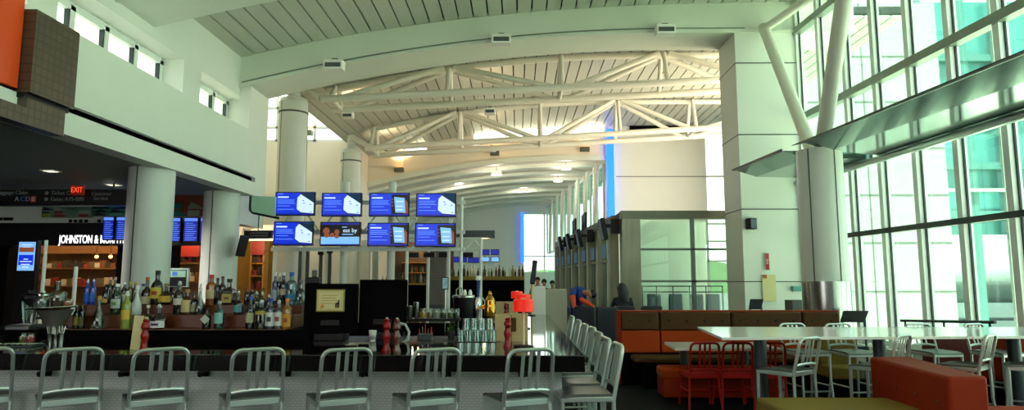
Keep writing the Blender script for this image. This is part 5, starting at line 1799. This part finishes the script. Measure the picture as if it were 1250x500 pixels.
def seated(bx, by, rz, sz=.48):
    """joints of a person seated, facing +Y before rotation"""
    j = {}
    def J(n, p, r): j[n] = (Vector((bx, by, 0)) + Matrix.Rotation(rz, 3, 'Z') @ Vector(p), r)
    J('pelvis', (0, 0, sz + .1), (.15, .12))
    J('waist', (0, -.02, sz + .28), (.14, .1))
    J('chest', (0, 0, sz + .48), (.17, .11))
    J('neck0', (0, .01, sz + .62), (.08, .07))
    J('neck', (0, .02, sz + .68), .05)
    J('skull', (0, .05, sz + .78), (.075, .09))
    J('crown', (0, .04, sz + .86), (.065, .075))
    J('nose', (0, .145, sz + .775), .012)
    for s, n in ((-1, 'l'), (1, 'r')):
        J('ear' + n, (s * .085, .045, sz + .775), .014)
        J('sh' + n, (s * .18, 0, sz + .55), .06)
        J('el' + n, (s * .25, .08, sz + .28), .045)
        J('wr' + n, (s * .16, .32, sz + .2), .028)
        J('hip' + n, (s * .1, .05, sz + .07), .1)
        J('kn' + n, (s * .12, .46, sz + .08), .065)
        J('an' + n, (s * .12, .48, .1), .042)
        J('toe' + n, (s * .13, .64, .04), (.04, .03))
    e = [('pelvis', 'waist', 0), ('waist', 'chest', 0), ('chest', 'neck0', 0), ('neck0', 'neck', 1), ('neck', 'skull', 1), ('skull', 'crown', 1), ('skull', 'nose', 1)]
    for n in 'lr':
        e += [('skull', 'ear' + n, 1), ('chest', 'sh' + n, 0), ('sh' + n, 'el' + n, 0), ('el' + n, 'wr' + n, 0), ('pelvis', 'hip' + n, 2), ('hip' + n, 'kn' + n, 2), ('kn' + n, 'an' + n, 2), ('an' + n, 'toe' + n, 3)]
        f = Matrix.Rotation(rz, 3, 'Z')
        hand(j, e, 'wr' + n, 'palm' + n, f @ Vector((0, 1, -.1)), f @ Vector((1 if n == 'l' else -1, 0, 0)), 1)
    return j, e
# dark-haired person with her back to us
bx, by = X(760, 14.75), 14.9
j, e = seated(bx, by, .1, .66)
for n in list(j):
    if n.startswith(('an', 'toe')): pass
b = human('person', j, e, [m_dkcloth, m_skin, m_dkcloth, m_black], 'dark-haired person in black seated with back turned behind the navy seats')
c = Vector(j['skull'][0])
mb = MB().ball(c + Vector((0, -.02, .02)), .125, (.92, .95, 1.05), 16)
mb.path([c + Vector((0, -.06, .05)), c + Vector((.02, -.1, -.1)), c + Vector((.05, -.1, -.28))], .13, 10, rb=.07, taper=[.8, 1, .75], ref=(1, 0, 0))
mb.build('hair', m_hair, b)
# what carries the person: a stool seat
t = thing('waiting_bench', 'dark high bench under the dark-haired person', 'bench', (bx, by, 0))
MB().b2(bx - .36, by - .2, .5, bx + .36, by + .25, .62).build('seat', m_matte, t, bevel=.02)
mb = MB()
for sx in (-.3, .3): mb.b2(bx + sx - .04, by - .1, 0, bx + sx + .04, by + .15, .5)
mb.build('trestle', m_dsteel, t, smooth=False)

# person in blue bending over the seats with bright orange sleeves
by = 14.25
j, e = {}, []
def JP(n, px, py, Y, r): j[n] = (at(px, py, Y), r)
def JW(n, p, r): j[n] = (Vector(p), r)
pc_ = at(704, 354, by + .45)
JW('pelvis', (pc_.x - .06, by + .62, .92), (.15, .13))
JW('waist', (pc_.x, by + .5, 1.12), (.14, .11))
JW('chest', (pc_.x + .06, by + .25, 1.33), (.16, .12))
JW('neck0', (pc_.x + .13, by + .12, 1.38), (.07, .07))
JW('neck', (pc_.x + .18, by + .06, 1.38), .05)
JW('skull', (pc_.x + .24, by + .0, 1.345), (.08, .085))
JW('crown', (pc_.x + .3, by - .02, 1.33), (.07, .07))
JW('nose', (pc_.x + .25, by - .1, 1.30), .012)
JW('earl', (pc_.x + .25, by + .0, 1.435), .013)
e = [('pelvis', 'waist', 0), ('waist', 'chest', 0), ('chest', 'neck0', 0), ('neck0', 'neck', 1), ('neck', 'skull', 1), ('skull', 'crown', 1), ('skull', 'nose', 1), ('skull', 'earl', 1)]
sl = pc_ + Vector((-.08, -.2, 0)); 
for n, sh, el, wr in (('l', (700, 353), (699, 362), (700.5, 371)), ('r', (709, 354), (709, 366), (719, 370.5))):
    JP('sh' + n, *sh, by + .2, .075)
    JP('el' + n, *el, by + .02, .068)
    JP('wr' + n, *wr, by - .13, .05)
    e += [('chest', 'sh' + n, 0), ('sh' + n, 'el' + n, 0), ('el' + n, 'wr' + n, 4)]
    d = (Vector(j['wr' + n][0]) - Vector(j['el' + n][0]))
    hand(j, e, 'wr' + n, 'palm' + n, d + Vector((0, -.03, -.02)), (1, 0, 0) if n == 'l' else (-1, .2, 0), 4, r=.014)
for s, n in ((-1, 'l'), (1, 'r')):
    JW('hip' + n, (pc_.x - .06 + s * .1, by + .63, .86), .1)
    JW('kn' + n, (pc_.x - .04 + s * .12, by + .58, .48), .065)
    JW('an' + n, (pc_.x - .04 + s * .13, by + .66, .1), .042)
    JW('toe' + n, (pc_.x - .04 + s * .14, by + .5, .035), (.04, .03))
    e += [('pelvis', 'hip' + n, 2), ('hip' + n, 'kn' + n, 2), ('kn' + n, 'an' + n, 2), ('an' + n, 'toe' + n, 3)]
b = human('person', j, e, [m_bluecloth, m_skin, m_dkcloth, m_black, m_orcloth], 'person in a blue top bending forward with bright orange sleeves over the navy seats')
MB().ball(Vector(j['crown'][0]) + Vector((0, .03, .02)), .1, (1, 1, .95), 14).build('hair', m_hair, b)


def standing(x, y, h, top, legs, label, lean=0.0, skinm=None):
    k = h / 1.75
    j = {}
    def J(n, p, r):
        j[n] = (Vector((x + p[0] * k, y + p[1] * k, p[2] * k)), tuple(v * k for v in r) if isinstance(r, tuple) else r * k)
    J('pelvis', (0, 0, .95), (.15, .11)); J('waist', (0, 0, 1.1), (.13, .1)); J('chest', (lean, 0, 1.32), (.17, .11)); J('neck0', (lean, 0, 1.45), (.08, .06)); J('neck', (lean, -.01, 1.5), .05)
    J('skull', (lean, -.02, 1.6), (.075, .09)); J('crown', (lean, -.01, 1.68), (.06, .07)); J('nose', (lean, -.115, 1.59), .012)
    e = [('pelvis', 'waist', 0), ('waist', 'chest', 0), ('chest', 'neck0', 0), ('neck0', 'neck', 1), ('neck', 'skull', 1), ('skull', 'crown', 1), ('skull', 'nose', 1)]
    for s, n in ((-1, 'l'), (1, 'r')):
        J('sh' + n, (lean + s * .19, 0, 1.4), .055); J('el' + n, (s * .26, .02, 1.12), .042); J('wr' + n, (s * .25, -.08, .88), .028)
        J('hip' + n, (s * .1, 0, .88), .09); J('kn' + n, (s * .11, -.02, .5), .06); J('an' + n, (s * .11, .02, .1), .04); J('toe' + n, (s * .13, -.13, .04), (.04, .03))
        e += [('chest', 'sh' + n, 0), ('sh' + n, 'el' + n, 0), ('el' + n, 'wr' + n, 0), ('pelvis', 'hip' + n, 2), ('hip' + n, 'kn' + n, 2), ('kn' + n, 'an' + n, 2), ('an' + n, 'toe' + n, 3)]
        hand(j, e, 'wr' + n, 'palm' + n, (0, -.1, -1), (0, -1, 0), 1)
    b = human('person', j, e, [top, m_skin, legs, m_black], label)
    MB().ball(Vector(j['crown'][0]) + Vector((0, .02, -.02)), .1 * k, (.9, .95, .9), 14).build('hair', m_hair, b)
standing(X(656, 23), 23, 1.78, m_bluecloth, m_dkcloth, 'distant standing person in blue by the tilted black tablet')
standing(X(664, 20.5), 20.5, 1.7, m_dkcloth, m_dkcloth, 'distant standing person in black beyond the grey kiosk')
standing(X(674, 22), 22, 1.66, m_greycloth, m_dkcloth, 'distant standing person in grey before the gate fronts')


# ================================================================== THINGS ON THE BAR
def mill(px, ybase, ytop, Y, mat, label, zb_=BZ):
    p = at(px, ybase, Y)
    H = (ybase - ytop) * Y / F
    x = p.x
    t = thing('pepper_mill', label, 'pepper mill', (x, Y, zb_), group='turned wooden mills on the bar')
    r = H * .135
    MB().lathe([(r, 0), (r * 1.02, .04 * H), (r * .72, .12 * H), (r * .66, .3 * H), (r * .95, .42 * H), (r * .9, .5 * H), (r * .6, .58 * H), (r * .62, .64 * H), (r * .9, .68 * H)], (x, Y, zb_), 20).build('body', mat, t)
    MB().lathe([(r * .88, 0), (r * .95, .04 * H), (r * .8, .14 * H), (r * .5, .2 * H), (r * .66, .24 * H), (r * .5, .29 * H)], (x, Y, zb_ + .69 * H), 20).build('head', mat, t)
    MB().ball((x, Y, zb_ + .99 * H), r * .3, seg=10).build('finial', m_steel, t)
mill(176, 424, 386, 5.42, m_millred, 'red turned pepper mill beside the cream menu card')
p = at(166, 424, 5.46)
t = thing('menu_card', 'cream folded menu card standing on the bar by the red mill', 'menu card', (p.x, 5.46, BZ))
MB().box((p.x, 5.46, BZ + .14), (.075, .008, .28), ry=.07).build('front_leaf', m_paper, t, smooth=False)
MB().box((p.x + .01, 5.50, BZ + .135), (.07, .008, .27), rx=-.15, ry=.07).build('rear_leaf', lmat('B5A868'), t, smooth=False)
mill(471.5, 427, 388, 5.4, m_millred, 'red turned pepper mill beside a brown one before the black screen')
mill(484, 427, 388, 5.36, m_millbr, 'brown turned pepper mill beside the white soda hose')
mill(619.5, 419, 383, 5.72, m_millred, 'red pepper mill in front of the nearer pale wooden crate')
mill(617.5, 389, 368, 9.6, m_millred, 'far red pepper mill in front of the second pale crate')
mill(527, 413, 402, 7.0, m_millred, 'tiny red-topped mill among the bar tools behind the counter', zb_=1.0)

def lamp(px, Y, k, label):
    x = at(px, 400, Y).x
    t = thing('table_lamp', label, 'lamp', (x, Y, BZ), group='red lamps on the bar')
    MB().lathe([(.085, 0), (.085, .012), (.012, .02)], (x, Y, BZ), 24).build('base', m_black, t)
    MB().tube((x, Y, BZ + .01), (x, Y, BZ + .34), .010).build('stem', lmat('E0D2A8'), t)
    MB().lathe([(.088, 0), (.088, .098), (.075, .105)], (x, Y, BZ + .30), 28, caps=True).build('lamp_shade', m_lampred, t)
    MB().lathe([(.02, 0), (.02, .012)], (x, Y, BZ + .404), 12).build('finial', m_crate, t)
lamp(639, 5.75, 1, 'nearest red drum table lamp on the bar')
lamp(638.5, 7.9, 1, 'middle red drum table lamp, mostly behind the nearest one')
lamp(631, 10.2, 1, 'farthest red drum table lamp near the bar end')

def crate(px0, px1, Y, label):
    xa, xb = at(px0, 400, Y).x, at(px1, 400, Y).x
    t = thing('wooden_crate', label, 'crate', ((xa + xb) / 2, Y, BZ), group='pale crates on the bar')
    h = .25
    xm = (xa + xb) / 2
    MB().b2(xa, Y, BZ, xb, Y + .012, BZ + h).build('front_board', m_crate, t, smooth=False)
    MB().b2(xa, Y + .2, BZ, xb, Y + .212, BZ + h).build('rear_board', m_crate, t, smooth=False)
    for x in (xa, xm - .006, xb - .012): MB().b2(x, Y + .012, BZ, x + .012, Y + .2, BZ + h).build('divider', m_crate, t, smooth=False)
    MB().b2(xa, Y + .01, BZ, xb, Y + .2, BZ + .012).build('bottom', m_crate, t, smooth=False)
    MB().b2(xm - .002, Y - .001, BZ, xm + .003, Y + .0, BZ + h).build('seam', m_black, t, smooth=False)
    MB().box((xm + .02, Y - .004, BZ + h * .62), (.05, .008, .13)).build('dark_card', m_brown, t, smooth=False)
crate(604, 644.5, 6.25, 'nearer pale wooden menu crate on the bar behind the red lamp')
crate(605, 630, 10.0, 'farther pale wooden menu crate on the bar by the far red lamp')

# screens with their backs to us
def pos_back(x0, x1, y0, Y, label, step=0):
    a, b = at(x0, y0, Y), at(x1, y0, Y)
    t = thing('till_screen', label, 'till', ((a.x + b.x) / 2, Y, BZ), group='black till screens')
    zt_ = a.z
    MB().b2(a.x, Y, 1.12, b.x, Y + .05, zt_).build('screen_back', m_matte, t, bevel=.008)
    MB().b2(a.x + .06, Y + .05, 1.2, b.x - .06, Y + .09, zt_ - .06).build('bezel', m_black, t, bevel=.006)
    MB().b2(a.x + .12, Y - .05, BZ - .01, b.x - .12, Y + .2, 1.12).build('stand', m_black, t, bevel=.006)
    MB().box(((a.x + b.x) / 2, Y - .006, 1.22), (.18, .012, .05)).build('vent_panel', m_black, t, smooth=False)
struct_c = thing('till_counter', 'black inner counter under the till screens and bar tools', 'counter', (-1.2, 6.6, 0))
MB().b2(-1.98, 6.3, 0, -.2, 6.95, 1.0).build('cabinet', m_matte, struct_c, smooth=False)
MB().b2(-1.98, 6.26, 1.0, -.19, 6.98, 1.05).build('worktop', m_black, struct_c, smooth=False, bevel=.004)
pos_back(372, 437, 346, 6.45, 'black till screen with the framed certificate')
pos_back(439, 497, 341, 6.6, 'plain black till screen beside the certificate one')
a, b = at(385.5, 380, 6.42), at(420.5, 353, 6.42)
t = thing('certificate', 'gold-framed cream certificate on the back of the black till screen', 'certificate', ((a.x + b.x) / 2, 6.42, a.z))
MB().b2(a.x, 6.425, a.z, b.x, 6.447, b.z).build('frame', m_cert, t, smooth=False)
sh_ = MB().b2(a.x + .012, 6.42, a.z + .012, b.x - .012, 6.427, b.z - .012).build('sheet', m_paper, t, smooth=False)
mb = MB()
for k in range(4): mb.b2(a.x + .05, 6.417, b.z - .06 - k * .025, b.x - .06 - .02 * (k % 2), 6.421, b.z - .055 - k * .025)
mb.b2(a.x + .022, 6.417, a.z + .022, b.x - .022, 6.420, a.z + .025).b2(a.x + .022, 6.417, b.z - .025, b.x - .022, 6.420, b.z - .022)
mb.b2(a.x + .022, 6.417, a.z + .022, a.x + .025, 6.420, b.z - .022).b2(b.x - .025, 6.417, a.z + .022, b.x - .022, 6.420, b.z - .022)
mb.build('print', m_cert, sh_, smooth=False)
mb = MB().b2(b.x - .085, 6.416, a.z + .035, b.x - .075, 6.42, a.z + .075).b2(b.x - .07, 6.416, a.z + .035, b.x - .06, 6.42, a.z + .09).b2(b.x - .055, 6.416, a.z + .035, b.x - .045, 6.42, a.z + .11).b2(b.x - .085, 6.416, a.z + .07, b.x - .045, 6.42, a.z + .08)
mb.build('emblem', m_black, sh_, smooth=False)
mb = MB()
mb.prism([(a.x + .06 + .018 * math.cos(k * PI / 6), 6.416, a.z + .05 + .018 * math.sin(k * PI / 6)) for k in range(12)], (0, .004, 0)).build('seal', m_brass, sh_, smooth=False)
p = at(400, 340, 6.9)
t = thing('phone_handset', 'small dark phone base on top behind the certificate screen', 'phone', (at(383, 340, 6.55).x, 6.55, 1.61))

MB().b2(t.location.x - .06, 6.52, 1.595, t.location.x + .06, 6.6, 1.66).build('base', m_black, t, bevel=.01)
MB().box(t.location + Vector((.0, .02, .085)), (.05, .03, .07)).build('antenna', m_dsteel, t, bevel=.008)

# paper roll dispenser / white cups by the till
p = at(455, 419, 6.35)
t = thing('paper_cup', 'white paper cup below the plain black till screen', 'cup', (p.x, 6.22, 1.05))
t.location = (p.x, 6.34, 1.05)
MB().lathe([(.028, 0), (.038, .1), (.04, .105), (.036, .1), (.027, .005)], (p.x, 6.34, 1.05), 18).build('cup', m_lightbox, t)
MB().lathe([(.030, .02), (.034, .06)], (p.x, 6.34, 1.05), 18, caps=False).build('sleeve', lmat('9aa09c'), t)
# soda gun hose
p = at(487, 397, 6.1)
mb = MB().path([at(487, 394, 6.28), at(495, 396, 6.22), at(499.5, 405, 6.2), at(498, 414, 6.2), at(489, 420, 6.24)], .012, 8)
t = thing('soda_gun', 'curled white soda hose behind the brown pepper mill', 'soda gun', at(489, 420, 6.24))
mb.build('hose', lmat('B4BCB8'), t)
MB().box(at(487, 421, 6.24), (.05, .08, .04)).build('nozzle', m_black, t, bevel=.01)

# glasses
def glass_proto():
    o = MB().lathe([(.030, .1), (.0375, 0), (.0355, 0), (.028, .092), (.0, .092)], (0, 0, 0), 18, caps=False).build('drinking_glass', g_drink, None)
    return o
g0 = glass_proto()
first = True
def put_glass(x, y, z, label, grp):
    global first
    o = g0 if first else g0.copy()
    if not first: COL.objects.link(o)
    first = False
    o.location = (x, y, z)
    tag(o, label, 'glass', grp)
YG = 6.28
ZG = 1.065
MBt = MB().b2(at(556, 410, YG).x, YG - .13, 1.05, at(606, 410, YG).x, YG + .25, ZG)
single('drip_mat', MBt, m_black, 'black rubber mat under the upturned glasses', 'mat', smooth=False, bevel=.004)
xa = at(563, 410, YG).x
for r_ in range(3):
    for c_ in range(5):
        put_glass(xa + c_ * .074 + (r_ % 2) * .02, YG - .07 + r_ * .085, ZG, 'clear upturned glass in the bottom layer on the rubber mat', 'upturned glasses, bottom layer')
MBt = MB().b2(xa - .05, YG - .10, ZG + .1015, xa + .36, YG + .16, ZG + .1045)
single('glass_tray', MBt, g_drink, 'thin clear tray between the two glass layers', 'tray', smooth=False)
for r_ in range(2):
    for c_ in range(4):
        put_glass(xa + .05 + c_ * .074, YG - .05 + r_ * .09, ZG + .106, 'clear upturned glass in the top layer of the stack', 'upturned glasses, top layer')

# brass tap tower
x = at(597.5, 400, 6.55).x
Yt = 6.62
t = thing('tap_tower', 'polished brass beer tap tower beside the pale crate', 'beer tap', (x, Yt, 1.05))
MB().lathe([(.055, 0), (.055, .02), (.042, .03), (.042, .2), (.05, .21), (.056, .24), (.056, .33), (.048, .36), (.052, .375), (.046, .39), (.028, .42), (.018, .43), (.022, .445), (.016, .46), (.006, .475)], (x, Yt, 1.05), 24).build('column', m_brass, t)
mb = MB().path([(x - .03, Yt, 1.36), (x - .1, Yt - .02, 1.365), (x - .13, Yt - .03, 1.34)], .012, 10)
mb.lathe([(.02, 0), (.02, .04)], (x - .07, Yt - .01, 1.345), 12)
mb.build('faucet', m_brass, t)
MB().path([(x - .13, Yt - .03, 1.33), (x - .14, Yt - .03, 1.42), (x - .09, Yt, 1.48), (x - .05, Yt, 1.42), (x - .05, Yt, 1.36)], .007, 8).build('hose_loop', lmat('C8CCC4'), t)
x = at(582.5, 400, 7.0).x
t = thing('tap_tower', 'slim chrome tap column with blue handle behind the brass tower', 'beer tap', (x, 7.15, .98))
MB().lathe([(.045, 0), (.03, .03), (.026, .3), (.034, .33), (.034, .45), (.02, .47)], (x, 7.15, .98), 18).build('column', m_steel, t)
MB().path([(x, 7.15, 1.42), (x, 7.13, 1.48), (x + .005, 7.12, 1.64)], .018, 10, taper=[.6, .8, 1.2]).build('handle', lmat('2a4a8a'), t)
MB().lathe([(.03, 0), (.036, .02), (.02, .05)], (x + .005, 7.12, 1.63), 14).build('handle_cap', m_lightbox, t)
tt = thing('tap_ledge', 'dark ledge carrying the chrome tap and garnish jars', 'ledge', (-.7, 7.2, 0))
MB().b2(-1.5, 7.0, 0, -.25, 7.4, .94).build('cabinet', m_matte, tt, smooth=False)
MB().b2(-1.52, 6.99, .94, -.24, 7.42, .98).build('top', m_black, tt, smooth=False)
MB().b2(at(490, 390, 7.3).x, 7.18, 1.19, at(562, 390, 7.3).x, 7.4, 1.215).build('raised_shelf', m_black, tt, smooth=False)
for px in (493, 559): MB().tube((at(px, 390, 7.3).x, 7.3, .98), (at(px, 390, 7.3).x, 7.3, 1.19), .012).build('shelf_post', m_dsteel, tt)
# steel shakers and garnish jars on the raised shelf
zs2 = 1.215
def shaker(px, h, label, zz=None, Y=7.28, r=.035, grp='steel shakers on the garnish shelf'):
    zz = zs2 if zz is None else zz
    x = at(px, 385, Y).x
    t = thing('shaker', label, 'shaker', (x, Y, zz), group=grp)
    MB().lathe([(r * .72, 0), (r * .78, .005), (r, h * .95), (r * 1.04, h)], (x, Y, zz), 20).build('tin', m_steel, t)
    MB().lathe([(r * 1.04, h), (r * 1.04, h + .004), (r * .3, h + .006)], (x, Y, zz), 20).build('rim', m_steel, t)
shaker(500, .13, 'short steel shaker tin first on the garnish shelf')
shaker(508, .17, 'tall steel shaker tin beside the short one on the garnish shelf', r=.03)
def jar(px, h, r, fill, label, zz, Y, grp, lid=None):
    x = at(px, 385, Y).x
    t = thing('jar', label, 'jar', (x, Y, zz), group=grp)
    MB().lathe([(r * .9, 0), (r, .01), (r, h * .85), (r * .8, h), (r * .85, h)], (x, Y, zz), 18, caps=False).build('glass', g_drink, t)
    MB().lathe([(r * .85, .004), (r * .93, .012), (r * .93, h * .6), (r * .2, h * .66)], (x, Y, zz), 16).build('contents', lmat(fill), t)
    if lid:
        MB().lathe([(r * .9, h), (r * .9, h + .015), (r * .25, h + .03), (r * .25, h + .045)], (x, Y, zz), 16).build('lid', lid, t)
for i, (px, f_, w_) in enumerate(((516, 'C99A2A', 'with yellow fruit'), (524.5, '7A6a3a', 'with olive brown garnish'), (533, 'A8A89A', 'nearly empty'), (541, '3a4a22', 'with dark green leaves'), (550, '5a6a3a', 'with green olives'), (557, '2a3018', 'with black olives'))):
    jar(px, .11, .036, f_, 'clear garnish jar %s on the raised shelf' % w_, zs2, 7.27, 'garnish jars')
# mint bunch
x = at(553, 410, 6.6).x
t = thing('mint_bunch', 'bunch of green mint in a steel cup by the upturned glasses', 'herbs', (x - .02, 6.62, 1.05))
MB().lathe([(.03, 0), (.04, .07)], (x - .02, 6.62, 1.05), 16).build('cup', m_dsteel, t)
mb = MB()
rnd = random.Random(4)
for k in range(26):
    a = rnd.random() * 2 * PI; l_ = .05 + .06 * rnd.random(); el_ = .3 + rnd.random() * 1.1
    c0 = Vector((x - .02, 6.62, 1.11)); d_ = Vector((math.cos(a) * math.cos(el_), math.sin(a) * math.cos(el_), math.sin(el_)))
    s_ = d_.cross(Vector((0, 0, 1))).normalized() * .014
    tip = c0 + d_ * l_
    mid = c0 + d_ * l_ * .6
    mb.face([c0, mid + s_, tip, mid - s_])
mb.build('leaves', m_green, t, smooth=False)
# bar caddy of tools
mb = MB()
t = thing('tool_caddy', 'dark caddy of bar tools beside the red-topped mill', 'caddy', (at(519, 415, 6.5).x, 6.5, 1.05))
x = at(519, 415, 6.5).x
MB().b2(x - .07, 6.46, 1.05, x + .07, 6.54, 1.11).build('box', m_dsteel, t, smooth=False, bevel=.004)
for k in range(5): MB().tube((x - .05 + k * .025, 6.5, 1.06), (x - .06 + k * .03, 6.5, 1.16 + .02 * (k % 3)), .005, n=6).build('tool', m_steel if k % 2 else lmat('9A2A22'), t)
# ice tub
x = at(565, 380, 8.6).x
t = thing('ice_tub', 'round black ice tub with chrome rim and faucet behind the taps', 'ice tub', (x, 8.7, 0))
MB().lathe([(.1, 0), (.1, 1.05), (.115, 1.08), (.14, 1.40)], (x, 8.7, 0), 28).build('tub', m_black, t)
MB().lathe([(.142, 1.40), (.15, 1.41), (.15, 1.43), (.13, 1.44)], (x, 8.7, 0), 28).build('rim', m_steel, t)
MB().path(round_path([(x - .1, 8.7, 1.43), (x - .1, 8.7, 1.52), (x - .02, 8.7, 1.54), (x - .02, 8.7, 1.47)], .04), .01, 8).build('faucet', m_steel, t)
for dx in (.02, .09): MB().lathe([(.02, 1.43), (.026, 1.47), (.012, 1.51)], (x + dx, 8.66, 0), 12).build('bottle_stopper', m_lightbox, t)
# card reader on a pole
p = at(543.5, 345.5, 8.4)
t = thing('card_reader', 'pale tablet reader on a chrome pole above the garnish jars', 'tablet', (p.x, 8.4, 0))
MB().box(p, (.085, .02, .16)).build('housing', m_black, t, bevel=.006)
MB().box(p + Vector((0, -.012, 0)), (.066, .004, .135)).build('display', lmat('A4C8D0'), t, smooth=False)
mb = MB().box(p + Vector((.012, -.016, .015)), (.006, .002, .06)).box(p + Vector((-.012, -.016, -.02)), (.02, .002, .006))
mb.build('marks', m_screend, t, smooth=False)
MB().tube((p.x, 8.42, 0), (p.x, 8.42, p.z - .07), .012).build('pole', m_steel, t)
MB().lathe([(.12, 0), (.12, .012), (.02, .02)], (p.x, 8.42, 0), 20).build('base', m_dsteel, t)
# tilted black tablet at the far bar end
p = at(651.5, 332, 10.9)
t = thing('tablet_stand', 'tilted dark tablet on a yellow post at the far end of the bar', 'tablet', (p.x, 10.95, BZ))
MB().box(p, (.085, .04, .40), ry=.12).build('tablet', m_black, t, bevel=.02)
MB().box(p + Vector((0, -.022, 0)), (.07, .004, .36), ry=.12).build('display', lmat('14242e'), t, smooth=False)
MB().tube((p.x - .04, 10.95, BZ), (p.x - .03, 10.95, p.z - .15), .016).build('post', m_yellow, t)
MB().lathe([(.07, 0), (.07, .012), (.02, .02)], (p.x - .04, 10.95, BZ), 20).build('base', m_black, t)

# ------------------------------------------------------------------ cocktail station at the bar's end
YC = 6.3
xc = at(64, 375, YC).x
zt_ = at(64, 376, YC).z
t = thing('serving_stand', 'tilted steel tray on a cone-shaped stand, laden with jars', 'stand', (xc, YC, 1.05))
m_ = Matrix.Translation((xc, YC, zt_)) @ Matrix.Rotation(-.07, 4, 'Y')
mb = MB().lathe([(.0, -.004), (.19, -.004), (.215, .006), (.213, .012), (.19, .002), (0, .002)], (0, 0, 0), 32, caps=False)
bmesh.ops.transform(mb.bm, matrix=m_, verts=mb.bm.verts[:])
mb.build('tray', m_steel, t)
MB().lathe([(.03, 0), (.045, .01), (.03, .05), (.045, .1), (.15, zt_ - 1.07), (.16, zt_ - 1.062)], (xc + .03, YC, 1.05), 24).build('cone', M('smoked_cone', '6a645e', .25, .2), t)
MB().lathe([(.09, .0), (.09, .012), (.03, .03)], (xc + .03, YC, 1.05), 24).build('foot', m_dsteel, t)
struct_d = thing('station_counter', 'dark inner counter carrying the cocktail station', 'counter', (-5.0, 6.5, 0))
MB().b2(-5.58, 6.2, 0, -4.42, 6.35, 1.0).build('cabinet', m_matte, struct_d, smooth=False)
MB().b2(-5.6, 6.16, 1.0, -4.40, 6.358, 1.05).build('worktop', m_black, struct_d, smooth=False)
zj = zt_ + .004
jar(70, .15, .07, '4a2c1c', 'glass jar of brown dried fruit on the tilted tray', zj + .006, YC + .02, 'jars on the tilted tray')
jar(51, .12, .068, '5a6462', 'lidded glass jar of grey garnish on the tilted tray', zj - .004, YC + .02, 'jars on the tilted tray', lid=m_steel)
x = at(67, 345, YC).x
shaker(67.5, .09, 'steel shaker tin on top of the brown fruit jar', zz=zj + .158, Y=YC + .02, r=.026, grp='shakers at the cocktail station')
jar(87, .07, .04, 'A86a3a', 'small jar of amber sugar at the tray edge', zj + .02, YC + .0, 'small jars at the tray edge')
o = bpy.data.objects['jar' if False else [o.name for o in bpy.data.objects if o.get('label', '').startswith('small jar of amber')][0]]
o.location.x = xc + .15
for i, (px, w_, h) in enumerate(((60.5, 'widest of the three', .115), (67.5, 'in the middle of the three', .105), (74.5, 'slimmest of the three', .12))):
    x = at(px, 418, 5.95).x
    t = thing('straw_cup', 'steel straw cup on the bar under the tray, %s' % w_, 'cup', (x, 5.95, BZ), group='steel straw cups')
    r = .03 - i * .004
    MB().lathe([(r * .85, 0), (r, h * .8), (r * 1.05, h * .82)], (x, 5.95, BZ), 16).build('cup', m_steel, t)
    for k in range(4):
        a = k * 1.6 + i
        MB().tube((x + .3 * r * math.cos(a), 5.95 + .3 * r * math.sin(a), BZ + .05), (x + 1.1 * r * math.cos(a), 5.95 + r * math.sin(a), BZ + h * 1.35), .003, n=6).build('straw', m_steel if k % 2 else lmat('C8C0A8'), t)
# drinks blender/espresso machine at the frame edge
x = at(14, 380, YC).x
t = thing('blender', 'dark blender with tall glass pitcher at the end of the bar', 'blender', (x, YC + .2, 1.05))
MB().b2(x - .14, YC + .1, 1.05, x + .1, YC + .34, 1.2).build('base', M('blender_grey', '5a5f5c', .35, .5), t, bevel=.02)
MB().lathe([(.05, 0), (.055, .02), (.08, .24), (.085, .25)], (x + .02, YC + .22, 1.2), 20, caps=False).build('pitcher', g_drink, t)
MB().lathe([(.088, 0), (.088, .03), (.04, .05), (.04, .08)], (x + .02, YC + .22, 1.45), 20).build('lid', m_black, t)
MB().path(round_path([(x + .1, YC + .22, 1.42), (x + .16, YC + .22, 1.4), (x + .15, YC + .22, 1.26), (x + .085, YC + .22, 1.26)], .04), .014, 8).build('handle', m_black, t)
# citrus bowl and small items left of the stand
jar(31, .09, .04, '6a6a2a', 'small jar of lime wedges on the dark counter by the stand', 1.05, 6.24, 'small jars by the stand')
jar(40, .09, .04, 'A83a2a', 'small jar of red cherries on the dark counter by the stand', 1.05, 6.24, 'cherry jars by the stand')
t = thing('spoon_tray', 'low steel tray of bar spoons on the bar by the straw cups', 'tray', (at(30, 424, 5.75).x, 5.75, BZ))
x = at(26, 424, 5.75).x
MB().b2(x - .2, 5.68, BZ, x + .14, 5.86, BZ + .012).build('tray', m_dsteel, t, bevel=.004)
for k in range(6): MB().path([(x - .17 + k * .05, 5.7, BZ + .018), (x - .12 + k * .05, 5.84, BZ + .02)], .006, 6, taper=[2.0, .6]).build('spoon', m_steel, t)


# ================================================================== LIGHT
w = bpy.data.worlds.new('sky')
SC.world = w
w.use_nodes = True
bg = w.node_tree.nodes['Background']
bg.inputs['Color'].default_value = (1, .98, .94, 1)
bg.inputs['Strength'].default_value = 1.5
sun = bpy.data.lights.new('sun', 'SUN')
sun.energy = 18.0
sun.angle = R(3)
sun.color = (1, .93, .80)
so = bpy.data.objects.new('sun', sun)
COL.objects.link(so)
so.rotation_euler = Vector((.05, .34, -.94)).to_track_quat('-Z', 'Y').to_euler()
SC.view_settings.exposure = 0.93
SC.cycles.max_bounces = 10
SC.cycles.diffuse_bounces = 5
SC.cycles.transparent_max_bounces = 16
SC.cycles.sample_clamp_indirect = 6
